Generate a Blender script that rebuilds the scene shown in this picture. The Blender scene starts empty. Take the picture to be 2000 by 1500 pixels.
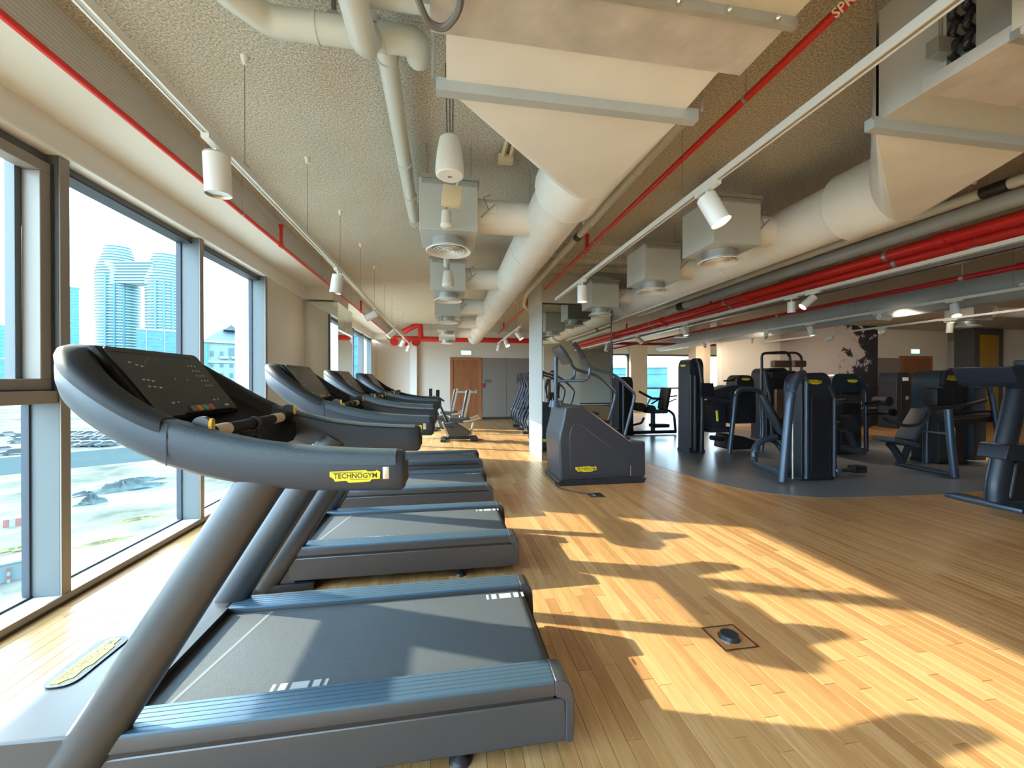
import bpy, bmesh, math, random
from mathutils import Vector, Matrix
random.seed(7)
S = bpy.context.scene
COL = S.collection
PI = math.pi
V = Vector

# ------------------------------------------------------------------ camera, sky, sun, exposure
cam_d = bpy.data.cameras.new('camera')
cam_d.sensor_width = 36.0
cam_d.lens = 36.0 * 776.0 / 2000.0
cam_d.clip_end = 4000
cam = bpy.data.objects.new('camera', cam_d); COL.objects.link(cam)
cam.location = (0, 0, 1.35)
cam.rotation_euler = (math.radians(90 - 0.22), 0, -math.atan2(128, 776))
S.camera = cam

W = bpy.data.worlds.new('sky'); S.world = W; W.use_nodes = True
bg = W.node_tree.nodes['Background']
bg.inputs['Color'].default_value = (0.67, 0.86, 1.0, 1)
bg.inputs['Strength'].default_value = 5.2

sun_d = bpy.data.lights.new('sun', 'SUN')
sun_d.energy = 6.2; sun_d.color = (1.0, 0.82, 0.58); sun_d.angle = math.radians(0.55)
sun = bpy.data.objects.new('sun', sun_d); COL.objects.link(sun)
sun.rotation_euler = V((1.0, -0.435, -0.504)).to_track_quat('-Z', 'Y').to_euler()
sun.location = (-20, 10, 15)

vs = S.view_settings
S.display_settings.display_device = 'sRGB'
vs.view_transform = 'Standard'; vs.look = 'None'; vs.exposure = 1.65; vs.gamma = 1.0
vs.use_curve_mapping = False
cy = S.cycles
cy.use_denoising = True
cy.max_bounces = 9; cy.diffuse_bounces = 5; cy.glossy_bounces = 4
cy.transmission_bounces = 6; cy.transparent_max_bounces = 12
cy.sample_clamp_indirect = 8.0
cy.caustics_reflective = False; cy.caustics_refractive = False

# ------------------------------------------------------------------ materials
MATS = {}
def mat(name, col, rough=0.5, metal=0.0, var=0.0, vscale=8.0, bump=0.0, bscale=60.0, emit=None, estr=0.0,
        stretch=None, coat=0.0, spec=0.5):
    m = bpy.data.materials.new(name); m.use_nodes = True
    nt = m.node_tree; N = nt.nodes; L = nt.links
    b = N['Principled BSDF']
    b.inputs['Base Color'].default_value = (*col, 1)
    b.inputs['Roughness'].default_value = rough
    b.inputs['Metallic'].default_value = metal
    b.inputs['Specular IOR Level'].default_value = spec
    if coat: b.inputs['Coat Weight'].default_value = coat; b.inputs['Coat Roughness'].default_value = 0.12
    if emit:
        b.inputs['Emission Color'].default_value = (*emit, 1); b.inputs['Emission Strength'].default_value = estr
    vec = None
    if var or bump:
        tc = N.new('ShaderNodeTexCoord'); vec = tc.outputs['Object']
        if stretch:
            mp = N.new('ShaderNodeMapping'); mp.inputs['Scale'].default_value = stretch
            L.new(vec, mp.inputs['Vector']); vec = mp.outputs['Vector']
    if var:
        n = N.new('ShaderNodeTexNoise'); n.inputs['Scale'].default_value = vscale; n.inputs['Detail'].default_value = 6
        L.new(vec, n.inputs['Vector'])
        r = N.new('ShaderNodeValToRGB')
        r.color_ramp.elements[0].position = 0.3; r.color_ramp.elements[1].position = 0.7
        r.color_ramp.elements[0].color = (*[c * (1 - var) for c in col], 1)
        r.color_ramp.elements[1].color = (*[min(1, c * (1 + var)) for c in col], 1)
        L.new(n.outputs['Fac'], r.inputs['Fac']); L.new(r.outputs['Color'], b.inputs['Base Color'])
    if bump:
        n2 = N.new('ShaderNodeTexNoise'); n2.inputs['Scale'].default_value = bscale; n2.inputs['Detail'].default_value = 4
        L.new(vec, n2.inputs['Vector'])
        bp = N.new('ShaderNodeBump'); bp.inputs['Strength'].default_value = bump; bp.inputs['Distance'].default_value = 0.01
        L.new(n2.outputs['Fac'], bp.inputs['Height']); L.new(bp.outputs['Normal'], b.inputs['Normal'])
    MATS[name] = m
    return m

mat('white_paint', (0.74, 0.74, 0.72), 0.6)
mat('column_white', (0.50, 0.53, 0.53), 0.5)
mat('white_gloss', (0.80, 0.82, 0.83), 0.35)
mat('soffit', (0.66, 0.66, 0.62), 0.7)
mat('duct', (0.76, 0.78, 0.78), 0.42, 0.0, var=0.05, vscale=3)
mat('duct_grey', (0.44, 0.50, 0.54), 0.4, 0.1, var=0.05, vscale=3)
mat('box_grey', (0.52, 0.56, 0.56), 0.5, 0.1)
mat('galv_pale', (0.58, 0.60, 0.58), 0.4, 0.2)
mat('galv', (0.42, 0.44, 0.43), 0.38, 0.55, var=0.15, vscale=6)
mat('insul', (0.52, 0.50, 0.48), 0.6, 0.1, var=0.18, vscale=5, bump=0.15, bscale=30)
mat('panel_tan', (0.62, 0.58, 0.48), 0.5, 0.1, var=0.1, vscale=4)
mat('red', (0.62, 0.025, 0.02), 0.32)
mat('red_dark', (0.36, 0.012, 0.02), 0.4)
mat('track', (0.80, 0.82, 0.82), 0.4)
mat('pvc', (0.58, 0.62, 0.60), 0.3)
mat('black', (0.012, 0.013, 0.018), 0.45)
mat('black_soft', (0.018, 0.019, 0.024), 0.7, bump=0.1, bscale=200)
mat('frame_dark', (0.030, 0.036, 0.050), 0.36, 0.35)
mat('frame_blue', (0.060, 0.085, 0.125), 0.33, 0.45)
mat('shroud', (0.022, 0.025, 0.036), 0.45, 0.1)
mat('shroud_teal', (0.022, 0.036, 0.048), 0.42, 0.1)
mat('pad', (0.045, 0.052, 0.066), 0.5)
mat('pad_brown', (0.13, 0.075, 0.05), 0.5)
mat('tm_body', (0.078, 0.080, 0.090), 0.36, 0.4)
mat('tm_arm', (0.030, 0.041, 0.060), 0.42, 0.15)
mat('tm_grip', (0.050, 0.075, 0.098), 0.55, 0.1, bump=0.25, bscale=260)
mat('tm_post', (0.055, 0.058, 0.066), 0.33, 0.5)
mat('tm_rail_sky', (0.070, 0.135, 0.205), 0.38, 0.35)  # blue sky reflection worked into the rail's base colour
mat('tm_rim', (0.020, 0.022, 0.028), 0.6, 0.0, spec=0.25)
mat('tm_dash', (0.012, 0.014, 0.020), 0.6, spec=0.2)
mat('tm_screen', (0.022, 0.024, 0.030), 0.3, spec=0.3)
mat('belt', (0.064, 0.078, 0.094), 0.72, var=0.12, vscale=300, bump=0.25, bscale=420)
mat('seam', (0.16, 0.18, 0.20), 0.8)
mat('mark', (0.36, 0.39, 0.40), 0.7)
mat('yellow', (0.85, 0.68, 0.02), 0.45)
mat('amber', (0.85, 0.50, 0.06), 0.4)
mat('logo_ink', (0.05, 0.045, 0.02), 0.5)
mat('climb', (0.050, 0.056, 0.074), 0.36, 0.25)
mat('silver', (0.60, 0.60, 0.58), 0.28, 0.8)
mat('chrome', (0.80, 0.80, 0.80), 0.08, 1.0)
mat('green_btn', (0.05, 0.42, 0.25), 0.4)
mat('red_btn', (0.55, 0.08, 0.09), 0.4)
mat('orange_btn', (0.75, 0.22, 0.06), 0.4)
mat('blue_btn', (0.14, 0.16, 0.28), 0.4)
mat('icon', (0.55, 0.55, 0.52), 0.5)
mat('door_wood', (0.27, 0.10, 0.035), 0.45, var=0.25, vscale=3, stretch=(14, 14, 0.8))
mat('door_frame', (0.33, 0.13, 0.05), 0.4, var=0.15, vscale=3, stretch=(14, 14, 0.8))
mat('grey_panel', (0.23, 0.20, 0.185), 0.5)
mat('alu', (0.105, 0.125, 0.138), 0.5, 0.0)
mat('alu_warm', (0.25, 0.225, 0.205), 0.5, 0.0)
mat('gasket', (0.03, 0.04, 0.06), 0.6)
mat('sill', (0.55, 0.53, 0.49), 0.45)
mat('kick', (0.04, 0.035, 0.03), 0.6)
mat('rubber', (0.155, 0.180, 0.215), 0.30, var=0.05, vscale=30)
mat('lamp_glow', (1, 0.9, 0.7), 0.4, emit=(1.0, 0.80, 0.50), estr=9.0)
mat('exit_green', (0.05, 0.5, 0.35), 0.4, emit=(0.25, 1.0, 0.72), estr=1.6)
mat('exit_white', (0.9, 0.9, 0.9), 0.4, emit=(0.8, 1.0, 0.95), estr=1.6)
mat('exit_case', (0.75, 0.75, 0.72), 0.4)
mat('locker_yellow', (0.42, 0.22, 0.01), 0.45)
mat('locker_frame', (0.07, 0.075, 0.09), 0.5)
mat('skin', (0.50, 0.30, 0.21), 0.5)
mat('suit', (0.012, 0.012, 0.02), 0.7)
mat('shirt', (0.70, 0.62, 0.56), 0.7)
mat('hair', (0.02, 0.014, 0.01), 0.6)
mat('speaker_white', (0.66, 0.65, 0.61), 0.5)
mat('tan_box', (0.66, 0.55, 0.36), 0.4)
mat('wire', (0.14, 0.14, 0.14), 0.5)
mat('warm_wall', (0.60, 0.50, 0.40), 0.7)
mat('sign_grey', (0.12, 0.12, 0.12), 0.5)
mat('sign_red', (0.45, 0.03, 0.04), 0.5)
mat('paper', (0.8, 0.8, 0.8), 0.7)
# outside
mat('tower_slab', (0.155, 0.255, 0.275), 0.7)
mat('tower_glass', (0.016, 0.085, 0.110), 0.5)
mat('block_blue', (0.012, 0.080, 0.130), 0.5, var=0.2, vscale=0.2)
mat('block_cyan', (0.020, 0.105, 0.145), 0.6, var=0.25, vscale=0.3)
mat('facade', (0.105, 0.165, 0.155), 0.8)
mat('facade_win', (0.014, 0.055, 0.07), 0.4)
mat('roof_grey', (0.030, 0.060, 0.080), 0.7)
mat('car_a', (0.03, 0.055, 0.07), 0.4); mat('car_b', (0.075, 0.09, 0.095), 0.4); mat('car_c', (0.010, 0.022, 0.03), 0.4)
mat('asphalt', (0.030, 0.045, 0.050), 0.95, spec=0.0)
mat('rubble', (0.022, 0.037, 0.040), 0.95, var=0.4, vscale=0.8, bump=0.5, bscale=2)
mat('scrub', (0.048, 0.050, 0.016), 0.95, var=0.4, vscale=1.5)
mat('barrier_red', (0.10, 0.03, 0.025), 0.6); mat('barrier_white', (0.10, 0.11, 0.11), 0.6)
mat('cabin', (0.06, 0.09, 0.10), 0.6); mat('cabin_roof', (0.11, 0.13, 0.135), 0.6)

def node_mat(name):
    m = bpy.data.materials.new(name); m.use_nodes = True; MATS[name] = m
    return m, m.node_tree.nodes, m.node_tree.links

# wooden planks: tone per plank, grain along the plank
m, N, L = node_mat('plank'); b = N['Principled BSDF']
at = N.new('ShaderNodeAttribute'); at.attribute_name = 'tone'
ramp = N.new('ShaderNodeValToRGB'); cr = ramp.color_ramp
cr.elements[0].position = 0.0; cr.elements[0].color = (0.385, 0.210, 0.090, 1)
cr.elements[1].position = 1.0; cr.elements[1].color = (0.540, 0.345, 0.168, 1)
e = cr.elements.new(0.35); e.color = (0.440, 0.258, 0.112, 1)
e = cr.elements.new(0.7); e.color = (0.480, 0.292, 0.130, 1)
L.new(at.outputs['Fac'], ramp.inputs['Fac'])
tc = N.new('ShaderNodeTexCoord'); mp = N.new('ShaderNodeMapping'); mp.inputs['Scale'].default_value = (30, 2.2, 1)
cmb = N.new('ShaderNodeCombineXYZ'); L.new(at.outputs['Fac'], cmb.inputs['Z'])
va = N.new('ShaderNodeVectorMath'); va.operation = 'MULTIPLY_ADD'
va.inputs[1].default_value = (1, 1, 1)
L.new(tc.outputs['Object'], mp.inputs['Vector'])
sc = N.new('ShaderNodeVectorMath'); sc.operation = 'SCALE'; sc.inputs['Scale'].default_value = 57.0
L.new(cmb.outputs['Vector'], sc.inputs[0])
L.new(mp.outputs['Vector'], va.inputs[0]); L.new(sc.outputs['Vector'], va.inputs[2])
nz = N.new('ShaderNodeTexNoise'); nz.inputs['Scale'].default_value = 1.6; nz.inputs['Detail'].default_value = 8; nz.inputs['Distortion'].default_value = 0.8
L.new(va.outputs['Vector'], nz.inputs['Vector'])
gr = N.new('ShaderNodeValToRGB'); gr.color_ramp.elements[0].position = 0.30; gr.color_ramp.elements[1].position = 0.72
gr.color_ramp.elements[0].color = (0.80, 0.76, 0.70, 1); gr.color_ramp.elements[1].color = (1.10, 1.10, 1.10, 1)
L.new(nz.outputs['Fac'], gr.inputs['Fac'])
mx = N.new('ShaderNodeMix'); mx.data_type = 'RGBA'; mx.blend_type = 'MULTIPLY'; mx.inputs[0].default_value = 1.0
L.new(ramp.outputs['Color'], mx.inputs[6]); L.new(gr.outputs['Color'], mx.inputs[7])
L.new(mx.outputs[2], b.inputs['Base Color'])
b.inputs['Roughness'].default_value = 0.34; b.inputs['Specular IOR Level'].default_value = 0.45
mat('subfloor', (0.16, 0.08, 0.035), 0.7)

# sprayed ceiling
m, N, L = node_mat('ceiling_spray'); b = N['Principled BSDF']; b.inputs['Roughness'].default_value = 0.95
b.inputs['Specular IOR Level'].default_value = 0.1
tc = N.new('ShaderNodeTexCoord')
n1 = N.new('ShaderNodeTexNoise'); n1.inputs['Scale'].default_value = 85; n1.inputs['Detail'].default_value = 5; n1.inputs['Roughness'].default_value = 0.75
n2 = N.new('ShaderNodeTexNoise'); n2.inputs['Scale'].default_value = 2.5
L.new(tc.outputs['Object'], n1.inputs['Vector']); L.new(tc.outputs['Object'], n2.inputs['Vector'])
r = N.new('ShaderNodeValToRGB'); r.color_ramp.elements[0].position = 0.40; r.color_ramp.elements[1].position = 0.60
r.color_ramp.elements[0].color = (0.42, 0.39, 0.32, 1); r.color_ramp.elements[1].color = (0.93, 0.91, 0.83, 1)
L.new(n1.outputs['Fac'], r.inputs['Fac'])
r2 = N.new('ShaderNodeValToRGB'); r2.color_ramp.elements[0].color = (0.88, 0.85, 0.80, 1); r2.color_ramp.elements[1].color = (1.0, 1.0, 1.0, 1)
L.new(n2.outputs['Fac'], r2.inputs['Fac'])
mx = N.new('ShaderNodeMix'); mx.data_type = 'RGBA'; mx.blend_type = 'MULTIPLY'; mx.inputs[0].default_value = 1.0
L.new(r.outputs['Color'], mx.inputs[6]); L.new(r2.outputs['Color'], mx.inputs[7]); L.new(mx.outputs[2], b.inputs['Base Color'])
bp = N.new('ShaderNodeBump'); bp.inputs['Strength'].default_value = 0.8; bp.inputs['Distance'].default_value = 0.02
L.new(n1.outputs['Fac'], bp.inputs['Height']); L.new(bp.outputs['Normal'], b.inputs['Normal'])

def lined(name, c0, c1, scale, rough=0.7, bump=0.25):
    m, N, L = node_mat(name); b = N['Principled BSDF']; b.inputs['Roughness'].default_value = rough
    tc = N.new('ShaderNodeTexCoord'); mp = N.new('ShaderNodeMapping'); mp.inputs['Scale'].default_value = (0.35, 0.35, 1)
    L.new(tc.outputs['Object'], mp.inputs['Vector'])
    w = N.new('ShaderNodeTexWave'); w.bands_direction = 'Z'; w.inputs['Scale'].default_value = scale
    w.inputs['Distortion'].default_value = 2.5; w.inputs['Detail'].default_value = 3
    L.new(mp.outputs['Vector'], w.inputs['Vector'])
    r = N.new('ShaderNodeValToRGB'); r.color_ramp.elements[0].color = (*c0, 1); r.color_ramp.elements[1].color = (*c1, 1)
    L.new(w.outputs['Fac'], r.inputs['Fac']); L.new(r.outputs['Color'], b.inputs['Base Color'])
    bp = N.new('ShaderNodeBump'); bp.inputs['Strength'].default_value = bump; bp.inputs['Distance'].default_value = 0.005
    L.new(w.outputs['Fac'], bp.inputs['Height']); L.new(bp.outputs['Normal'], b.inputs['Normal'])
lined('board_concrete', (0.54, 0.53, 0.50), (0.64, 0.63, 0.60), 14, 0.8, 0.4)
lined('wallpaper', (0.62, 0.58, 0.53), (0.73, 0.69, 0.64), 18, 0.75, 0.15)
lined('wallpaper_pale', (0.68, 0.65, 0.60), (0.77, 0.74, 0.69), 18, 0.75, 0.15)

# clear tinted glazing and mirror
m, N, L = node_mat('glazing'); N.remove(N['Principled BSDF'])
o = N['Material Output']; tr = N.new('ShaderNodeBsdfTransparent'); tr.inputs['Color'].default_value = (0.90, 0.955, 0.968, 1)
gl = N.new('ShaderNodeBsdfGlossy'); gl.inputs['Roughness'].default_value = 0.0
lw = N.new('ShaderNodeLayerWeight'); lw.inputs['Blend'].default_value = 0.5
pw = N.new('ShaderNodeMath'); pw.operation = 'POWER'; pw.inputs[1].default_value = 5.0
fr = N.new('ShaderNodeMath'); fr.operation = 'MULTIPLY_ADD'; fr.inputs[1].default_value = 0.45; fr.inputs[2].default_value = 0.02
L.new(lw.outputs['Facing'], pw.inputs[0]); L.new(pw.outputs[0], fr.inputs[0])
ms = N.new('ShaderNodeMixShader'); L.new(fr.outputs[0], ms.inputs[0]); L.new(tr.outputs[0], ms.inputs[1]); L.new(gl.outputs[0], ms.inputs[2])
L.new(ms.outputs[0], o.inputs['Surface'])
m, N, L = node_mat('mirror'); b = N['Principled BSDF']; b.inputs['Base Color'].default_value = (0.80, 0.86, 0.82, 1)
b.inputs['Metallic'].default_value = 1; b.inputs['Roughness'].default_value = 0.015

# splashed wall paint: black spatter thickening towards +x
m, N, L = node_mat('spatter'); b = N['Principled BSDF']; b.inputs['Roughness'].default_value = 0.7
tc = N.new('ShaderNodeTexCoord'); sp = N.new('ShaderNodeSeparateXYZ'); L.new(tc.outputs['Object'], sp.inputs[0])
mr = N.new('ShaderNodeMapRange'); mr.inputs['From Min'].default_value = 11.2; mr.inputs['From Max'].default_value = 14.0
mr.inputs['To Min'].default_value = -0.20; mr.inputs['To Max'].default_value = 0.22
L.new(sp.outputs['X'], mr.inputs['Value'])
n1 = N.new('ShaderNodeTexNoise'); n1.inputs['Scale'].default_value = 1.5; n1.inputs['Detail'].default_value = 12; n1.inputs['Roughness'].default_value = 0.72
L.new(tc.outputs['Object'], n1.inputs['Vector'])
ad = N.new('ShaderNodeMath'); ad.operation = 'ADD'; L.new(mr.outputs[0], ad.inputs[0]); L.new(n1.outputs['Fac'], ad.inputs[1])
r = N.new('ShaderNodeValToRGB'); r.color_ramp.elements[0].position = 0.56; r.color_ramp.elements[1].position = 0.58
r.color_ramp.elements[0].color = (0.50, 0.48, 0.49, 1); r.color_ramp.elements[1].color = (0.025, 0.025, 0.04, 1)
L.new(ad.outputs[0], r.inputs['Fac']); L.new(r.outputs['Color'], b.inputs['Base Color'])

# sand outside
m, N, L = node_mat('sand'); b = N['Principled BSDF']; b.inputs['Roughness'].default_value = 1.0; b.inputs['Specular IOR Level'].default_value = 0.0
tc = N.new('ShaderNodeTexCoord')
n1 = N.new('ShaderNodeTexNoise'); n1.inputs['Scale'].default_value = 0.045; n1.inputs['Detail'].default_value = 9; n1.inputs['Roughness'].default_value = 0.65
L.new(tc.outputs['Object'], n1.inputs['Vector'])
r = N.new('ShaderNodeValToRGB'); cr = r.color_ramp
cr.elements[0].position = 0.34; cr.elements[0].color = (0.175, 0.163, 0.140, 1)
cr.elements[1].position = 0.60; cr.elements[1].color = (0.30, 0.275, 0.235, 1)
L.new(n1.outputs['Fac'], r.inputs['Fac']); L.new(r.outputs['Color'], b.inputs['Base Color'])

m2 = MATS['sand'].copy(); m2.name = 'plot_sand_dark'; MATS['plot_sand_dark'] = m2  # same sand, darkened where in view so it does not burn out
for nd_ in m2.node_tree.nodes:
    if nd_.type == 'VALTORGB':
        nd_.color_ramp.elements[0].color = (0.044, 0.052, 0.046, 1); nd_.color_ramp.elements[1].color = (0.118, 0.112, 0.096, 1)
    if nd_.type == 'TEX_NOISE': nd_.inputs['Scale'].default_value = 0.09

# ------------------------------------------------------------------ mesh helpers
class MB:
    """collects shapes, then links them as one mesh object"""
    def __init__(s): s.v = []; s.f = []; s.sm = []
    def add(s, vs, fs, smooth=True, M=None):
        o = len(s.v)
        s.v += [tuple(M @ V(p)) if M else tuple(p) for p in vs]
        s.f += [tuple(i + o for i in f) for f in fs]; s.sm += [smooth] * len(fs)
        return s
    def box(s, x0, x1, y0, y1, z0, z1, M=None):
        vs = [(x, y, z) for z in (z0, z1) for y in (y0, y1) for x in (x0, x1)]
        fs = [(0, 2, 3, 1), (4, 5, 7, 6), (0, 1, 5, 4), (2, 6, 7, 3), (0, 4, 6, 2), (1, 3, 7, 5)]
        return s.add(vs, fs, False, M)
    def cbox(s, c, d, M=None):
        return s.box(c[0]-d[0]/2, c[0]+d[0]/2, c[1]-d[1]/2, c[1]+d[1]/2, c[2]-d[2]/2, c[2]+d[2]/2, M)
    def rbox(s, x0, x1, y0, y1, z0, z1, r=0.01, M=None):
        """box with chamfered edges"""
        bm = bmesh.new()
        q = [bm.verts.new((x, y, z)) for z in (z0, z1) for y in (y0, y1) for x in (x0, x1)]
        for f in [(0, 2, 3, 1), (4, 5, 7, 6), (0, 1, 5, 4), (2, 6, 7, 3), (0, 4, 6, 2), (1, 3, 7, 5)]: bm.faces.new([q[i] for i in f])
        r = min(r, 0.45 * min(x1-x0, y1-y0, z1-z0))
        bmesh.ops.bevel(bm, geom=bm.edges[:], offset=r, segments=2, profile=0.6, affect='EDGES')
        bm.verts.index_update()
        s.add([v.co[:] for v in bm.verts], [[v.index for v in f.verts] for f in bm.faces], True, M); bm.free()
        return s
    def frust(s, p0, p1, r0, r1=None, n=16, caps=True, M=None):
        p0, p1 = V(p0), V(p1); r1 = r0 if r1 is None else r1
        q = (p1-p0).to_track_quat('Z', 'Y'); a = q @ V((1, 0, 0)); b = q @ V((0, 1, 0))
        vs = []
        for p, r in ((p0, r0), (p1, r1)):
            vs += [p + a*r*math.cos(2*PI*k/n) + b*r*math.sin(2*PI*k/n) for k in range(n)]
        fs = [(k, (k+1) % n, n+(k+1) % n, n+k) for k in range(n)]
        s.add(vs, fs, True, M)
        if caps:
            s.add(vs[:n], [tuple(range(n))[::-1]], False, M); s.add(vs[n:], [tuple(range(n))], False, M)
        return s
    def tube(s, pts, r, n=10, fillet=0.0, M=None, flat=None, up=(0, 0, 1), caps=True):
        """round (or flat=(a,b) elliptical) tube along a polyline with rounded corners"""
        pts = [V(p) for p in pts]
        P = []
        for i, p in enumerate(pts):
            if 0 < i < len(pts)-1 and fillet > 0:
                a, c = pts[i-1]-p, pts[i+1]-p
                d = min(fillet, a.length*0.45, c.length*0.45)
                A, C = p+a.normalized()*d, p+c.normalized()*d
                for k in range(6):
                    t = k/5; P.append(A*(1-t)**2 + p*2*t*(1-t) + C*t*t)
            else: P.append(p)
        vs = []; up = V(up)
        for i, p in enumerate(P):
            t = (P[min(i+1, len(P)-1)] - P[max(i-1, 0)]).normalized()
            ref = up if abs(t.dot(up)) < 0.97 else (V((0, 1, 0)) if abs(up.y) < 0.5 else V((1, 0, 0)))
            a = t.cross(ref).normalized(); b = a.cross(t)
            rr = r[min(i, len(r)-1)] if isinstance(r, (list, tuple)) else r
            ra, rb = (flat if flat else (rr, rr))
            vs += [p + a*ra*math.cos(2*PI*k/n) + b*rb*math.sin(2*PI*k/n) for k in range(n)]
        m_ = len(P)
        fs = [(i*n+k, i*n+(k+1) % n, (i+1)*n+(k+1) % n, (i+1)*n+k) for i in range(m_-1) for k in range(n)]
        s.add(vs, fs, True, M)
        if caps:
            s.add(vs[:n], [tuple(range(n))[::-1]], False, M); s.add(vs[-n:], [tuple(range(n))], False, M)
        return s
    def prism(s, prof, a0, a1, axis='y', smooth=False, M=None):
        """extrude a 2D outline; axis y: outline in (x,z); axis x: (y,z); axis z: (x,y)"""
        n = len(prof)
        def P(p, a): return (p[0], a, p[1]) if axis == 'y' else ((a, p[0], p[1]) if axis == 'x' else (p[0], p[1], a))
        A = [P(p, a0) for p in prof]; B = [P(p, a1) for p in prof]
        s.add(A+B, [(i, (i+1) % n, n+(i+1) % n, n+i) for i in range(n)], smooth, M)
        s.add(A, [tuple(range(n))[::-1]], False, M); s.add(B, [tuple(range(n))], False, M)
        return s
    def lathe(s, prof, c=(0, 0, 0), n=24, sx=1, sy=1, M=None, a0=0):
        """outline of (radius, z) turned about z at c"""
        vs = [(c[0]+r*sx*math.cos(a0+2*PI*k/n), c[1]+r*sy*math.sin(a0+2*PI*k/n), c[2]+z) for r, z in prof for k in range(n)]
        fs = [(i*n+k, i*n+(k+1) % n, (i+1)*n+(k+1) % n, (i+1)*n+k) for i in range(len(prof)-1) for k in range(n)]
        return s.add(vs, fs, True, M)
    def ball(s, c, r, n=12, sz=1.0, M=None):
        prof = [(max(1e-4, r*math.sin(PI*i/8)), -r*sz*math.cos(PI*i/8)) for i in range(9)]
        return s.lathe(prof, c, n, M=M)
    def disc(s, c, r, nrm=(0, 0, 1), n=20, th=0.004, M=None):
        c = V(c); nn = V(nrm).normalized()
        return s.frust(c, c+nn*th, r, r, n, True, M)
    def build(s, name, m, parent=None, bevel=0.0, ang=32, weld=False):
        me = bpy.data.meshes.new(name); me.from_pydata(s.v, [], s.f)
        me.materials.append(MATS[m] if isinstance(m, str) else m)
        me.polygons.foreach_set('use_smooth', s.sm)
        bm = bmesh.new(); bm.from_mesh(me)
        bmesh.ops.remove_doubles(bm, verts=bm.verts, dist=1e-5)
        bmesh.ops.recalc_face_normals(bm, faces=bm.faces); bm.to_mesh(me); bm.free()
        me.polygons.foreach_set('use_smooth', [True]*len(me.polygons)); me.set_sharp_from_angle(angle=math.radians(ang))
        o = bpy.data.objects.new(name, me); COL.objects.link(o)
        if parent: o.parent = parent
        if bevel:
            bv = o.modifiers.new('edge', 'BEVEL'); bv.width = bevel; bv.segments = 2; bv.limit_method = 'ANGLE'
        return o

def tag(o, label=None, cat=None, group=None, kind=None):
    if label: o['label'] = label
    if cat: o['category'] = cat
    if group: o['group'] = group
    if kind: o['kind'] = kind
    return o
def thing(name, label, cat, loc=(0, 0, 0), rz=0.0, group=None):
    o = bpy.data.objects.new(name, None); COL.objects.link(o)
    o.empty_display_size = 0.1; o.location = loc; o.rotation_euler = (0, 0, rz)
    return tag(o, label, cat, group)
def struct(name, label=None, parent=None):
    o = bpy.data.objects.new(name, None); COL.objects.link(o); o['kind'] = 'structure'
    if label: o['label'] = label
    return o
def copy_tree(o, parent=None):
    c = o.copy(); COL.objects.link(c)
    if parent: c.parent = parent
    for ch in list(o.children): copy_tree(ch, c)
    return c
def ring(pts, r, n=6):
    return pts
def rounded(pts, r, n=5):
    """round the corners of a 2D outline"""
    out = []; k = len(pts)
    for i in range(k):
        p = V((*pts[i], 0)); a = V((*pts[i-1], 0))-p; c = V((*pts[(i+1) % k], 0))-p
        rr = r[i] if isinstance(r, (list, tuple)) else r
        d = min(rr, a.length*0.48, c.length*0.48)
        if d <= 1e-6: out.append((p.x, p.y)); continue
        A, C = p+a.normalized()*d, p+c.normalized()*d
        for j in range(n+1):
            t = j/n; q = A*(1-t)**2+p*2*t*(1-t)+C*t*t; out.append((q.x, q.y))
    return out
def letters(txt, size, m, parent, M, name='lettering', extrude=0.0008, sx=1.0):
    cu = bpy.data.curves.new('t', 'FONT'); cu.body = txt; cu.size = size; cu.extrude = extrude; cu.align_x = 'CENTER'; cu.align_y = 'CENTER'
    cu.resolution_u = 2; cu.offset = size*0.022
    t = bpy.data.objects.new('t', cu); COL.objects.link(t)
    bpy.context.view_layer.update()
    me = bpy.data.meshes.new_from_object(t.evaluated_get(bpy.context.evaluated_depsgraph_get()))
    bpy.data.objects.remove(t); bpy.data.curves.remove(cu)
    me.name = name; me.transform(Matrix.Diagonal((sx, 1, 1, 1))); me.transform(M); me.materials.clear(); me.materials.append(MATS[m])
    o = bpy.data.objects.new(name, me); COL.objects.link(o); o.parent = parent
    return o
LOGO = [(-1.0, .30), (.42, .36), (.50, .26), (.80, .27), (.86, .34), (1.0, .22), (.98, -.24), (.66, -.26), (.58, -.42), (-.24, -.46),
        (-.36, -.32), (-.78, -.36), (-.86, -.16), (-1.0, -.02)]
def frame(o, xd, yd):
    """matrix with local x along xd, y along yd, at o"""
    x = V(xd).normalized(); y = V(yd).normalized(); z = x.cross(y).normalized(); y = z.cross(x)
    return Matrix(((x.x, y.x, z.x, o[0]), (x.y, y.y, z.y, o[1]), (x.z, y.z, z.z, o[2]), (0, 0, 0, 1)))
def badge(parent, o, xd, yd, w, text=True, plate=None):
    """yellow maker's plate: outline, ink line and lettering"""
    M = frame(o, xd, yd); h = w/2
    mb = MB()
    if plate:
        mb2 = MB().prism(rounded([(-h*1.12, -h*.42), (h*1.12, -h*.42), (h*1.12, h*.42), (-h*1.12, h*.42)], h*.4, 6), -.001, .0005, 'z', M=M)
        mb2.build('badge_inset', plate, parent)
    p = mb.prism([(x*h, y*h*0.62) for x, y in LOGO], 0, 0.0025, 'z', M=M).build('badge', 'yellow', parent)
    p['label'] = 'yellow maker badge'
    if text:
        T = M @ Matrix.Translation((0.02*h, -0.01*h, 0.0026))
        letters('TECHNOGYM', h*0.300, 'logo_ink', p, T, 'lettering', 0.0004, 0.92)
        MB().box(-h*.93, h*.30, h*.135, h*.155, 0.0025, 0.0032, M).build('ink_line', 'logo_ink', p)
        MB().box(-h*.20, h*.56, -h*.165, -h*.145, 0.0025, 0.0032, M).build('ink_line', 'logo_ink', p)
    return p
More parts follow.
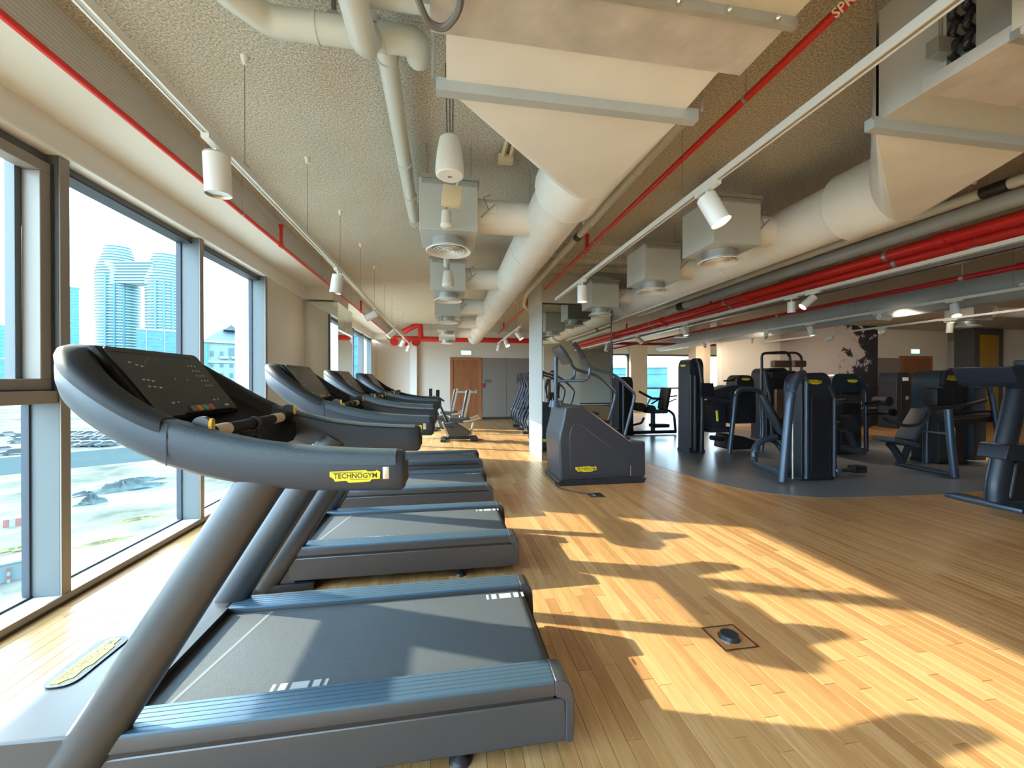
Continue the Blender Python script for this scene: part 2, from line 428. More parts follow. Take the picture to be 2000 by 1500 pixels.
def interp(xs, ys, x):
    if x <= xs[0]: return ys[0]
    for i in range(len(xs)-1):
        if x <= xs[i+1]:
            t = (x-xs[i])/(xs[i+1]-xs[i]); return ys[i]*(1-t)+ys[i+1]*t
    return ys[-1]

# ------------------------------------------------------------------ room shell
XL, XR, YB, YF, ZC = -2.3, 22.0, -10.0, 14.4, 3.2  # hall lengthened behind the camera to bring in more daylight
fl = MB().box(-2.3, XR, YB, 17.2, -0.3, -0.004).build('floor', 'subfloor'); tag(fl, 'strip wood floor of narrow golden brown boards', kind='structure')

# rubber island outline
RUB = [(3.2, 9.2), (3.28, 7.4), (3.34, 6.25), (3.44, 5.4), (3.57, 4.8), (3.80, 4.34), (4.2, 4.06), (4.6, 3.96), (5.3, 3.91), (6.1, 3.9), (7.0, 3.98), (8.2, 4.4),
       (9.3, 5.6), (9.9, 7.2), (9.6, 8.6), (8.6, 9.6), (7.0, 10.6), (5.2, 11.0), (3.9, 10.6)]
def catmull(P, n=6):
    out = []; k = len(P)
    for i in range(k):
        p0, p1, p2, p3 = [V((*P[(i+j-1) % k], 0)) for j in range(4)]
        for q in range(n):
            t = q/n
            w = 0.5*((2*p1)+(-p0+p2)*t+(2*p0-5*p1+4*p2-p3)*t*t+(-p0+3*p1-3*p2+p3)*t**3); out.append((w.x, w.y))
    return out
RUBC = catmull(RUB)
def inside(p, poly):
    c = False; j = len(poly)-1
    for i in range(len(poly)):
        if (poly[i][1] > p[1]) != (poly[j][1] > p[1]) and p[0] < (poly[j][0]-poly[i][0])*(p[1]-poly[i][1])/(poly[j][1]-poly[i][1])+poly[i][0]: c = not c
        j = i
    return c
rub = MB().prism(RUBC, -0.003, 0.0022, 'z').build('floor_rubber_island', 'rubber')
tag(rub, 'grey rubber floor island with curved edge under the strength machines', kind='structure')

PW = 0.066
planks = []
nx = int((XR-XL)/PW)
for i in range(nx):
    x0 = XL+i*PW
    y = YB - random.random()*0.8
    while y < 17.2:
        ln = random.choice((0.45, 0.6, 0.75, 0.9, 0.9)) * random.uniform(0.9, 1.1)
        a, b_ = max(y, YB), min(y+ln, 17.2); y += ln
        if b_-a < 0.03: continue
        c = (x0+PW/2, (a+b_)/2)
        if all(inside((c[0], yy), RUBC) for yy in (a, c[1], b_)): continue
        if (c[0] > 9 and c[1] < 2) or c[1] < -9: continue
        planks.append((x0, a, b_, random.random(), c))
phi = math.atan2(128, 776)
def vis(c):
    lat = c[0]*math.cos(phi)-c[1]*math.sin(phi); dep = c[0]*math.sin(phi)+c[1]*math.cos(phi)
    if dep < 0.9: return None
    u = 1000+776*lat/dep; v = 750+776*1.35/dep
    if not (-20 < u < 2020 and v < 1540): return None
    if c[0] < 0.52 and not any(a <= c[1] <= a+0.55 for a in (2.2, 3.55)): return None
    return dep
ranked = sorted([p for p in planks if vis(p[4]) is not None], key=lambda p: vis(p[4]))
single = set(id(p) for p in ranked[:300])
def plank_geo(p, ox=0, oy=0):
    x0, a, b_, t, c = p; g = 0.0007; z = random.uniform(-0.0003, 0.0)
    x1, x2, y1, y2 = x0+g-ox, x0+PW-g-ox, a+g-oy, b_-g-oy
    bv = 0.0010
    vs_ = [(x1, y1, -0.004), (x2, y1, -0.004), (x2, y2, -0.004), (x1, y2, -0.004),
           (x1, y1, z-bv), (x2, y1, z-bv), (x2, y2, z-bv), (x1, y2, z-bv),
           (x1+bv, y1+bv, z), (x2-bv, y1+bv, z), (x2-bv, y2-bv, z), (x1+bv, y2-bv, z)]
    fs_ = [(8, 9, 10, 11)] + [(k, (k+1) % 4, 4+(k+1) % 4, 4+k) for k in range(4)] + [(4+k, 4+(k+1) % 4, 8+(k+1) % 4, 8+k) for k in range(4)]
    return vs_, fs_, t
def plank_mesh(name, items, parent):
    vv, ff, tt = [], [], []
    for p in items:
        a, f, t = plank_geo(p); o = len(vv); vv += a; ff += [tuple(i+o for i in q) for q in f]; tt += [t]*len(a)
    me = bpy.data.meshes.new(name); me.from_pydata(vv, [], ff)
    at_ = me.attributes.new('tone', 'FLOAT', 'POINT'); at_.data.foreach_set('value', tt)
    me.materials.append(MATS['plank'])
    o = bpy.data.objects.new(name, me); COL.objects.link(o); o.parent = parent
    return o
for p in planks:
    if id(p) in single: plank_mesh('plank', [p], fl)
rest = plank_mesh('plank_field', [p for p in planks if id(p) not in single], fl); rest['kind'] = 'stuff'

ce = MB().box(-1.87, XR, YB, 17.2, ZC, ZC+0.3).build('ceiling', 'ceiling_spray'); tag(ce, 'rough sprayed beige ceiling', kind='structure')
for k, y_ in enumerate((4.86, 5.45, 6.05)):
    o = MB().box(1.25, 7.2, y_, y_+.17, 3.115, ZC).build('trim_%d' % (20+k), 'ceiling_spray'); tag(o, 'shallow sprayed rib across the ceiling', kind='structure')
def sbox(name, m, *a, label=None, parent=None, bevel=0):
    o = MB().box(*a).build(name, m, parent, bevel)
    if not parent: tag(o, label, kind='structure')
    return o
# bulkhead along the windows
sbox('trim_1', 'board_concrete', -2.6, -1.87, YB, 17.2, 2.93, 3.5, label='board marked concrete beam above the windows')
sbox('trim_2', 'soffit', -2.6, -1.872, YB, 7.05, 2.915, 2.929, label='cream plaster soffit along the window wall')
sbox('trim_3', 'white_paint', -2.45, -2.30, YB, 7.05, 2.735, 2.915, label='cream fascia board above the window heads')
sbox('trim_4', 'white_gloss', -2.46, -2.285, YB, 7.05, 2.722, 2.735, label='white edge strip under the fascia')
sbox('trim_5', 'wallpaper_pale', -2.45, -1.872, 7.05, 8.1, 2.73, 2.93, label='cross bulkhead above the mirrored pilaster')
sbox('trim_6', 'soffit', -2.6, -1.872, 8.1, YF, 2.915, 2.929, label='cream soffit beyond the mirrored pilaster')
sbox('trim_7', 'white_paint', -2.45, -2.30, 8.1, 13.4, 2.735, 2.915, label='cream fascia beyond the mirrored pilaster')
sbox('trim_8', 'wallpaper_pale', -2.30, -1.872, 13.2, YF, 2.735, 2.915, label='bulkhead end block by the far wall')
# wall strips on the window side
sbox('wall_left', 'wallpaper', -2.7, -2.33, 5.66, 7.05, 0, 2.75, label='textured wallpaper strip between window and mirror')
sbox('wall_left_corner', 'wallpaper', -2.7, -2.40, 13.1, YF, 0, 2.75, label='short wall at the far corner')
# mirrored pilaster
pl = struct('trim_9', 'pilaster clad in mirror sheets beside the windows')
MB().box(-2.6, -1.81, 7.065, 8.08, 0, 2.70).build('core', 'grey_panel', pl)
MB().box(-2.43, -1.805, 7.05, 7.064, 0.05, 2.70).build('mirror_panel', 'mirror', pl)
MB().box(-1.809, -1.797, 7.052, 8.08, 0.05, 2.70).build('mirror_panel', 'mirror', pl)
MB().box(-2.435, -1.80, 7.046, 7.05, 2.695, 2.705).build('edge_strip', 'grey_panel', pl)
MB().box(-2.44, -2.43, 7.04, 7.06, 0.0, 2.70).build('edge_strip', 'alu', pl)

# window wall: mullions every 1.38 m
MUL = [-9.60, -8.22, -6.84, -5.46, -4.08, -2.70, -1.32, 0.06, 1.44, 2.82, 4.20, 5.58]  # windows well behind the camera are added to brighten the hall
GX = -2.47
def window(n, y0, y1, sash=False, label=''):
    w = struct('window_%d' % n, label)
    MB().box(-2.47, -2.31, y1, y1+0.062, 0.055, 2.74).build('mullion', 'alu', w, bevel=0.003)
    MB().box(-2.315, -2.305, y1, y1+0.062, 0.055, 2.74).build('mullion_cover', 'alu_warm', w)
    MB().box(-2.50, -2.46, y1-0.012, y1, 0.06, 2.72).build('gasket', 'gasket', w)
    MB().box(-2.50, -2.38, y0+0.062, y1, 2.675, 2.735).build('head_frame', 'alu', w)
    MB().box(-2.50, -2.37, y0+0.062, y1, 2.662, 2.676).build('gasket', 'gasket', w)
    MB().box(-2.55, -2.312, y0+0.062, y1+0.062, 0.0, 0.055).build('sill', 'sill', w)
    MB().box(-2.312, -2.298, y0+0.062, y1+0.062, 0.018, 0.056).build('sill_edge', 'alu_warm', w)
    MB().box(-2.306, -2.297, y0+0.062, y1+0.062, 0.0, 0.018).build('kick_strip', 'kick', w)
    MB().box(-2.50, -2.455, y0+0.062, y1, 0.055, 0.068).build('gasket', 'gasket', w)
    z0 = 0.06
    if sash:
        MB().box(-2.50, -2.32, y0+0.062, y1, 1.225, 1.30).build('transom', 'alu_warm', w, bevel=0.003)
        fr_ = MB()
        a, b_, c, d = y0+0.07, y1-0.008, 1.305, 2.66
        MB().box(-2.44, -2.345, a, b_, c, c+0.065).build('sash_rail', 'alu_warm', w, bevel=0.004)
        MB().box(-2.44, -2.345, a, b_, d-0.065, d).build('sash_rail', 'alu_warm', w, bevel=0.004)
        MB().box(-2.44, -2.345, a, a+0.065, c+0.065, d-0.065).build('sash_stile', 'alu_warm', w, bevel=0.004)
        MB().box(-2.44, -2.345, b_-0.065, b_, c+0.065, d-0.065).build('sash_stile', 'alu_warm', w, bevel=0.004)
        MB().box(-2.49, -2.44, b_-0.10, b_-0.05, c+0.02, d-0.02).build('sash_reveal', 'alu', w)
        MB().box(-2.345, -2.335, b_-0.003, b_+0.004, c-.01, d).build('gasket', 'gasket', w)
        MB().box(-2.345, -2.335, a, b_, c-.008, c+.002).build('gasket', 'gasket', w)
        MB().box(-2.452, -2.446, a+0.06, b_-0.06, c+0.06, d-0.06).build('pane', 'glazing', w)
        MB().box(GX-0.004, GX+0.004, y0+0.06, y1, z0, 1.23).build('pane', 'glazing', w)
    else:
        MB().box(GX-0.004, GX+0.004, y0+0.06, y1, z0, 2.68).build('pane', 'glazing', w)
WL = {8: 'opening sash window over a fixed lower pane', 9: 'full height window showing the twin towers', 10: 'full height window showing the hip roofed block'}
for i in range(11):
    window(i+1, MUL[i], MUL[i+1], sash=(i == 8), label={8: 'opening sash window over a fixed lower pane', 9: 'full height window showing the twin towers', 10: 'full height window showing the hip roofed block'}.get(i, 'unseen full height window behind the camera'))
w = struct('window_12', 'narrow window between the mirrored pilaster and the far wall')
for a in (8.12, 9.36, 10.6, 11.8, 13.04): MB().box(-2.47, -2.33, a, a+0.07, 0.05, 2.74).build('mullion', 'alu', w)
MB().box(-2.50, -2.38, 8.12, 13.1, 2.675, 2.735).build('head_frame', 'alu', w)
MB().box(-2.55, -2.33, 8.12, 13.1, 0.0, 0.055).build('sill', 'sill', w)
for a in (8.19, 9.43): MB().box(GX-0.004, GX+0.004, a, a+1.17, 0.06, 2.68).build('pane', 'glazing', w)
MB().box(GX-0.004, GX+0.004, 10.67, 11.8, 0.06, 2.68).build('pane', 'glazing', w)
MB().box(GX-0.004, GX+0.004, 11.87, 13.04, 0.06, 2.68).build('pane', 'glazing', w)
sbox('wall_back_corner', 'wallpaper', -2.7, -2.33, YB, -9.54, 0, 2.75, label='window side wall behind the camera')

# back wall (seen in the mirrors)
sbox('wall_back', 'wallpaper_pale', -2.7, XR, YB-0.2, YB, 0, ZC, label='pale back wall behind the camera')
sbox('trim_10', 'white_paint', 4.0, 5.6, -3.4, -2.9, 0, ZC, label='white boxed column behind the camera')
d2 = struct('door_2', 'brown wooden door in the back wall')
MB().box(2.2, 3.2, YB-0.01, YB+0.04, 0, 2.2).build('door_leaf', 'door_wood', d2)
MB().box(-2.3, XR, YB, YB+0.012, 0, 0.1).build('baseboard_back', 'kick'); bpy.data.objects['baseboard_back']['kind'] = 'structure'

# far wall
sbox('wall_far', 'wallpaper', -2.7, 6.3, YF, YF+0.2, 0, ZC, label='textured beige far wall')
sbox('wall_far_return', 'wallpaper_pale', 6.1, 6.3, YF, 17.2, 0, ZC, label='return wall beside the far windows')
sbox('trim_11', 'white_gloss', -1.245, -1.016, 14.15, YF, 0, 2.78, label='sunlit white pilaster on the far wall')
d1 = struct('door_1', 'brown wooden exit door with push bar in the far wall')
MB().box(0.127, 0.225, YF-0.06, YF+0.02, 0, 2.25).build('door_frame', 'door_frame', d1)
MB().box(1.12, 1.265, YF-0.06, YF+0.02, 0, 2.25).build('door_frame', 'door_frame', d1)
MB().box(0.225, 1.12, YF-0.06, YF+0.02, 2.16, 2.25).build('door_frame', 'door_frame', d1)
lf = MB().box(0.225, 1.12, YF-0.03, YF+0.01, 0.01, 2.16).build('door_leaf', 'door_wood', d1)
MB().box(0.27, 1.08, YF-0.09, YF-0.06, 0.97, 1.04).box(0.27, 0.31, YF-.06, YF-.03, .96, 1.05).box(1.03, 1.09, YF-.06, YF-.03, .95, 1.1).build('push_bar', 'galv', lf)
gp = struct('trim_12', 'grey panelled wall section beside the exit door')
for a, b_ in ((1.275, 2.16), (2.17, 3.05), (3.06, 3.95)):
    MB().box(a, b_, YF-0.05, YF, 0.10, 2.24).build('panel', 'grey_panel', gp)
MB().box(1.275, 3.95, YF-0.03, YF, 0, 0.10).build('plinth', 'kick', gp)
MB().box(-2.3, 0.12, YF-0.012, YF, 0, 0.09).build('baseboard_far', 'sill'); bpy.data.objects['baseboard_far']['kind'] = 'structure'
def plate(name, label, cat, m, *a, group=None):
    return tag(MB().rbox(*a, r=0.006).build(name, m), label, cat, group)
plate('door_plate', 'small dark name plate on the grey panel by the door', 'sign', 'sign_grey', 1.36, 1.58, YF-0.075, YF-0.05, 1.36, 1.45)
plate('call_point', 'small red break glass box beside the exit door', 'alarm', 'sign_red', 1.285, 1.36, YF-0.09, YF-0.05, 1.16, 1.33)
plate('fire_notice', 'small dark notice on the grey panel over the cross trainers', 'sign', 'sign_grey', 2.52, 2.62, YF-0.07, YF-0.05, 1.32, 1.52)
def exit_sign(x, y, z, label):
    t = thing('exit_sign', label, 'sign', (x, y, z))
    MB().rbox(-0.19, 0.19, -0.035, 0.0, -0.085, 0.085, r=0.01).build('case', 'exit_case', t)
    MB().box(-0.17, 0.17, -0.040, -0.036, -0.068, 0.068).build('lit_face', 'exit_green', t)
    mb = MB()
    mb.prism([(-.02, .015), (.02, .015), (.02, .035), (.06, 0), (.02, -.035), (.02, -.015), (-.02, -.015)], -0.043, -0.0405, 'y', M=Matrix.Translation((0.07, 0, 0)))
    mb.build('arrow', 'exit_white', t)
    mb = MB(); mb.frust((-.06, -.0405, .04), (-.06, -.043, .04), .014, n=10)
    mb.prism([(-.075, .02), (-.045, .02), (-.03, -.01), (-.04, -.015), (-.05, 0), (-.055, -.02), (-.04, -.05), (-.052, -.055), (-.07, -.025), (-.09, -.05), (-.1, -.045), (-.078, -.01)], -.043, -.0405, 'y')
    mb.build('running_figure', 'exit_white', t)
    return t
exit_sign(0.70, YF, 2.42, 'green lit exit sign above the brown far door')

# windows far beyond
def far_window(n, x0, x1, label):
    w = struct('window_%d' % n, label)
    for a in (x0, (x0+x1)/2, x1-0.08): MB().box(a, a+0.08, 17.0, 17.15, 0, 2.65).build('mullion', 'alu', w)
    MB().box(x0, x1, 17.0, 17.15, 2.57, 2.65).build('head_frame', 'alu', w)
    MB().box(x0, x1, 17.0, 17.15, 1.05, 1.12).build('transom', 'alu', w)
    MB().box(x0, x1, 17.07, 17.08, 0.0, 2.57).build('pane', 'glazing', w)
far_window(13, 6.3, 8.2, 'bright window in the far alcove by the return wall')
far_window(14, 9.0, 13.5, 'bright wide window in the far alcove behind the machines')
sbox('wall_far_alcove', 'warm_wall', 8.2, 9.0, 16.8, 17.2, 0, ZC, label='beige pier between the far alcove windows')
sbox('wall_far_alcove_top', 'wallpaper_pale', 6.3, XR, 16.98, 17.2, 2.65, ZC, label='wall band above the far alcove windows')
sbox('wall_far_alcove_end', 'wallpaper_pale', 13.5, XR, 17.0, 17.2, 0, 2.65, label='plain wall at the end of the far alcove')
# long wall on the strength side
YR = 10.9
sbox('wall_right', 'white_paint', 8.25, 10.3, YR, YR+0.2, 0, ZC, label='white wall lit by warm spots')
sbox('wall_right_spatter', 'spatter', 10.3, 13.95, YR, YR+0.2, 0, ZC, label='wall painted with black paint spatter')
sbox('wall_right_pier', 'warm_wall', 7.75, 8.25, YR+0.5, YR+0.9, 0, ZC, label='warm lit pier beside the white wall')
sbox('wall_right_recess', 'wallpaper_pale', 13.95, 17.7, YR+0.6, YR+0.8, 0, ZC, label='pale wall of the recess built in place of a mirror')  # recess built in place of a mirror, holding what it would reflect
sbox('wall_right_end', 'wallpaper_pale', 18.9, XR, YR, YR+0.2, 0, ZC, label='pale wall beyond the yellow lockers')
sbox('wall_side', 'wallpaper_pale', XR, XR+0.2, YB, 17.2, 0, ZC, label='end wall of the hall')
d3 = struct('door_3', 'brown door under an exit sign, built for a mirror image')
MB().box(15.6, 15.72, YR+0.55, YR+0.62, 0, 2.28).build('door_frame', 'door_frame', d3)
MB().box(16.85, 16.97, YR+0.55, YR+0.62, 0, 2.28).build('door_frame', 'door_frame', d3)
MB().box(15.72, 16.85, YR+0.55, YR+0.62, 2.18, 2.28).build('door_frame', 'door_frame', d3)
MB().box(15.72, 16.85, YR+0.57, YR+0.60, 0, 2.18).build('door_leaf', 'door_wood', d3)
gp2 = struct('trim_13', 'grey panels beside the second door, built for a mirror image')
for a in (13.97, 14.8): MB().box(a, a+0.78, YR+0.55, YR+0.6, 0.05, 2.2).build('panel', 'grey_panel', gp2)
exit_sign(16.25, YR+0.6, 2.44, 'green lit exit sign above the second door, built for a mirror image')
lk = thing('locker', 'tall yellow locker unit with dark grey frame', 'locker', (18.3, YR-0.1, 0))
MB().box(-0.62, -0.40, -0.05, 0.5, 0, 3.19).build('side_panel', 'locker_frame', lk)
MB().box(0.46, 0.62, -0.05, 0.5, 0, 3.19).build('side_panel', 'locker_frame', lk)
MB().box(-0.40, 0.46, 0.35, 0.45, 0, 3.0).build('back_panel', 'locker_yellow', lk)
for z0_, z1_ in ((.1, .95), (.97, 1.85), (1.87, 2.98)): MB().rbox(-0.39, 0.45, -0.04, -0.02, z0_, z1_, r=.004).build('door', 'locker_yellow', lk)
MB().box(-0.40, 0.46, -0.02, 0.45, 3.0, 3.19).build('top_panel', 'locker_frame', lk)
for z in (0.6, 1.2, 1.75, 2.3): MB().box(-0.40, 0.46, 0.05, 0.35, z, z+0.03).build('shelf', 'locker_yellow', lk)

# mirrored column in the middle of the room
mc = struct('trim_14', 'square column clad in mirror, white on its window side')
MB().box(1.625, 2.88, 6.66, 7.70, 0, 2.70).build('core', 'grey_panel', mc)
MB().box(1.612, 1.624, 6.648, 7.70, 0.0, 2.72).build('white_cladding', 'column_white', mc)
MB().box(1.63, 2.86, 6.645, 6.658, 0.06, 2.69).build('mirror_panel', 'mirror', mc)
MB().box(2.862, 2.885, 6.64, 7.70, 0.0, 2.72).build('edge_strip', 'alu', mc)
MB().box(1.60, 2.9, 6.62, 7.72, 2.72, 3.2).build('board_cladding', 'board_concrete', mc)

# ------------------------------------------------------------------ ceiling services
def loft(mb, A, B):
    n = len(A); mb.add(A+B, [(i, (i+1) % n, n+(i+1) % n, n+i) for i in range(n)], True)
def rect_loop(x0, x1, z0, z1, y, n=32):
    out = []
    for k in range(n):
        a = 2*PI*k/n + PI/4*0; c, s = math.cos(a), math.sin(a); m_ = max(abs(c), abs(s))
        out.append(((x0+x1)/2+(x1-x0)/2*c/m_, y, (z0+z1)/2+(z1-z0)/2*s/m_))
    return out
def circ_loop(x, z, r, y, n=32):
    return [(x+r*math.cos(2*PI*k/n), y, z+r*math.sin(2*PI*k/n)) for k in range(n)]

def fan_coil(x0, x1, yb, xd, zd, rd, label, open_side=False):
    """ceiling fan coil unit with plenum, flange and square-to-round outlet; yb = flange position"""
    t = thing('fan_coil_unit', label, 'air conditioner', ((x0+x1)/2, yb, 2.5))
    ox, oy, oz = (x0+x1)/2, yb, 2.5
    h = (x1-x0)/2
    MB().box(-h-.02, h+.02, -2.6, -0.46, 0.02, 0.52).build('casing', 'panel_tan', t)
    if open_side:
        MB().box(-h-.01, h+.01, -0.55, -0.20, 0.0, 0.05).build('drain_tray', 'insul', t)
        MB().box(-h+.05, h-.05, -0.47, -0.245, 0.05, 0.50).build('coil_core', 'galv', t)
        MB().box(-h-.005, -h+.05, -0.47, -0.36, 0.05, 0.46).build('coil_cover', 'galv', t)
        for r_ in range(5):
            for c_ in range(2): MB().tube([(-h+.05, -.27-.045*c_, .09+.075*r_), (-h+.02, -.27-.045*c_, .10+.075*r_), (-h+.02, -.285-.045*c_, .14+.075*r_), (-h+.05, -.29-.045*c_, .15+.075*r_)], .013, 8, .02).build('coil_bend', 'black', t)
    else:
        MB().box(-h-.01, h+.01, -0.46, -0.245, 0.005, 0.54).build('insulated_tray', 'insul', t)
    MB().box(-h-.02, h+.03, -0.475, -0.455, -0.012, 0.02).build('flange_strip', 'galv', t)
    for k in range(7): MB().ball((-h+.05+k*(2*h-.1)/6, -0.485, -0.004), 0.008, 8).build('screw', 'chrome', t)
    MB().box(-h+.04, h-.06, -0.245, 0.0, 0.03, 0.52).build('plenum', 'galv_pale' if open_side else 'duct', t)
    MB().box(-h, h, -0.012, 0.03, -0.012, 0.038).build('flange_angle', 'duct_grey', t)
    mb = MB()
    K = [(-h+.06, .03, .012), (h-.06, .03, .012), (h-.06, .03, .5), (-h+.06, .03, .5)]; nq = 7
    Cc = [((xd-ox)+rd*1.17*math.cos(-PI/2+2*PI*k/(4*nq)), .78, (zd-oz)+rd*1.17*math.sin(-PI/2+2*PI*k/(4*nq))) for k in range(4*nq)]
    fs_ = []
    for k in range(4):
        fs_.append((k, (k+1) % 4, 4+(k*nq) % (4*nq)))
        for j in range(nq): fs_.append(((k+1) % 4, 4+(k*nq+j) % (4*nq), 4+(k*nq+j+1) % (4*nq)))
    mb.add(K+Cc, fs_, True); mb.build('square_to_round', 'duct', t, ang=12)
    for sx in (-h-.01, h+.01):
        MB().frust((sx, -0.02, 0.02), (sx, -0.02, 0.69), 0.006, n=6).build('threaded_rod', 'galv', t)
        MB().frust((sx, -0.26, 0.16), (sx, -0.26, 0.69), 0.006, n=6).build('threaded_rod', 'galv', t)
        MB().box(sx-.04, sx+.04, -0.28, -0.24, 0.10, 0.16).build('bracket', 'galv', t)
    return t
f1 = fan_coil(-0.04, 1.08, 1.585, 0.86, 2.73, 0.21, 'large beige fan coil unit with square to round outlet above the treadmills')
f2 = fan_coil(1.88, 2.92, 1.50, 3.10, 2.72, 0.22, 'galvanised fan coil unit with exposed coil beside the second cream duct', True)
MB().frust((-0.56, -0.47, 0.3), (-0.56, -0.47, 0.69), 0.012, n=8).build('drain_tube', 'silver', f2)
# flexible conduit loop on first unit
mb = MB(); mb.tube([(-0.615, -0.47, 0.10), (-0.61, -0.40, -0.02), (-0.575, -0.33, -0.045), (-0.525, -0.32, -0.045), (-0.48, -0.37, -0.03), (-0.475, -0.46, -0.015), (-0.50, -0.60, -0.005)], 0.011, 8, 0.06)
mb.build('flexible_conduit', 'wire', f1)
MB().frust((-0.56, -0.36, 0.06), (-0.53, -0.36, 0.06), 0.03, n=10).build('conduit_gland', 'tan_box', f1)

def round_duct(label, x, z, r, y0, y1, m='duct', collar=True, seams=1.25):
    t = thing('round_air_duct', label, 'air duct', (x, y0, z))
    MB().frust((0, 0.35, 0), (0, y1-y0, 0), r, n=28).build('pipe_run', m, t)
    if collar:
        MB().frust((0, -0.02, 0), (0, 0.36, 0), r*1.17, n=28).build('collar', m, t)
        MB().frust((0, 0.355, 0), (0, 0.375, 0), r*1.185, r*1.1, n=28).build('collar_lip', m, t)
    y = 0.36+seams
    while y < y1-y0:
        MB().frust((0, y, 0), (0, y+0.012, 0), r*1.018, n=28).build('seam_ring', m, t); y += seams
    MB().box(-r*.97, -r*.955, .4, y1-y0, r*.24, r*.26).build('long_seam', m, t)
    y = 1.0
    while y < y1-y0:
        MB().frust((-r*.7, y, 0), (-r*.7, y, ZC-z), 0.004, n=6).build('hanger_rod', 'galv', t); y += 2.0
    return t
round_duct('large cream round duct running above the treadmill aisle', 0.86, 2.73, 0.21, 2.37, 12.3)
round_duct('large cream round duct running above the strength machines', 3.10, 2.72, 0.22, 2.28, 13.6)
d3_ = round_duct('dark grey round duct over the far strength machines', 7.75, 2.72, 0.235, -1.0, 13.5, 'duct_grey', collar=False, seams=1.8)

def diffuser(name_label, x, y, ln, first=None, group=None):
    if first:
        t = copy_tree(first); t.location = (x, y, 2.52); t['label'] = name_label; return t
    t = thing('diffuser_box', name_label, 'air vent', (x, y, 2.52), group=group)
    h = 0.222
    MB().box(-h, h, 0, 2*h, 0, 0.415).build('plenum_box', 'box_grey', t, bevel=0.003)
    MB().box(-h-.012, h+.012, -.012, 2*h+.012, 0.385, 0.415).build('lid_flange', 'galv', t)
    MB().frust((0, h, 0.001), (0, h, -0.075), 0.135, n=28).build('neck', 'galv', t)
    MB().lathe([(0.13, 0.0), (0.17, -0.012), (0.185, -0.022), (0.178, -0.028), (0.155, -0.016), (0.15, 0.0)], (0, h, -0.07), 32).build('outer_ring', 'white_gloss', t)
    for k, r_ in enumerate((0.125, 0.098, 0.071, 0.044)):
        MB().lathe([(r_-.016, -.002), (r_+.006, -.020), (r_+.004, -.024), (r_-.019, -.006)], (0, h, -0.07), 28).build('louver_ring', 'white_gloss', t)
    MB().lathe([(0.001, -.02), (.02, -.018), (.022, -.012), (.001, -.008)], (0, h, -0.07), 16).build('centre_cap', 'white_gloss', t)
    MB().frust((h-.005, h, 0.21), (h+ln, h, 0.21), 0.135, n=24).build('take_off_duct', 'duct', t)
    MB().frust((h-.002, h, 0.21), (h+.02, h, 0.21), 0.142, n=24).build('collar', 'duct', t)
    q = MB().prism([(.06, .06), (.15, .06), (.15, .14), (.06, .14)], h-.15, h-.142, 'y', M=Matrix.Translation((h, 0, 0.12)))
    q.build('damper_plate', 'duct', t)
    MB().tube([(h+.09, h-.16, .20), (h+.05, h-.155, .30), (h+.11, h-.145, .33)], .006, 6).build('damper_quadrant', 'galv', t)
    MB().tube([(h+.03, h-.16, .14), (h+.14, h-.16, .25)], .006, 6).build('damper_lever', 'galv', t)
    for sx in (-h+.05, h-.05):
        MB().frust((sx, .06, .40), (sx, .06, ZC-2.52), .005, n=6).build('hanger_rod', 'galv', t)
    MB().box(-h+.02, h-.02, -.025, 0.0, .345, .37).build('hanger_rail', 'galv', t)
    return t
ORD = ['first', 'second', 'third', 'fourth', 'fifth', 'sixth']
gA = 'diffuser boxes beside the duct over the treadmill aisle'
dA = None
for k, y in enumerate((3.09, 5.10, 7.05, 9.0, 10.95)):
    q = diffuser('%s grey diffuser box along the duct above the treadmills' % ORD[k], 0.02, y, 0.45, dA, gA); dA = dA or q
gB = 'diffuser boxes beside the duct over the strength machines'
dB = None
for k, y in enumerate((3.0, 4.17, 5.82, 7.9, 9.6)):
    q = diffuser('%s grey diffuser box along the duct by the strength machines' % ORD[k], 2.42, y, 0.35, dB, gB); dB = dB or q
dC = diffuser('grey diffuser box hung near the dark grey duct', 9.9, 5.9, 0.3, None, None)
MB().frust((.3, .22, .21), (3.0, .22, .21), .1, n=16).build('branch_duct', 'duct_grey', dC)

def pipe(name, label, cat, pts, r, m, fillet=0.0, group=None, n=12):
    return tag(MB().tube(pts, r, n, fillet).build(name, m), label, cat, group)
def piping(name, label, loc, cat='pipe'):
    return thing(name, label, cat, loc)
def sprinkler_line(label, x, z, y0, y1, r, drops, m='red', clips=()):
    t = thing('sprinkler_pipe', label, 'pipe', (x, y0, z))
    MB().frust((0, 0, 0), (0, y1-y0, 0), r, n=12).build('pipe_run', m, t)
    for y, up in drops:
        MB().frust((0, y-y0, 0), (0, y-y0, up), r*1.05, n=10).build('riser', m, t)
        MB().frust((0, y-y0-r*1.6, 0), (0, y-y0+r*1.6, 0), r*1.35, n=12).build('tee_fitting', m, t)
        MB().frust((0, y-y0, up-.03), (0, y-y0, up), r*1.4, n=10).build('elbow_cap', m, t)
        MB().frust((0, y-y0, up), (0, y-y0, up+.04), .008, n=8).disc((0, y-y0, up+.04), .018, n=12).build('sprinkler_head', 'silver', t)
    for y in clips:
        MB().frust((0, y-y0, r), (0, y-y0, ZC-z), .003, n=6).build('hanger_rod', 'galv', t)
        MB().frust((0, y-y0-.01, 0), (0, y-y0+.01, 0), r*1.12, n=12).build('clip', 'galv', t)
    return t
sprinkler_line('thin red sprinkler pipe under the beam by the windows', -1.80, 2.86, -1.0, 12.6, 0.018, [(4.75, .23), (8.9, .23)], clips=(1.9, 3.9, 6.2, 8.0, 10.0))
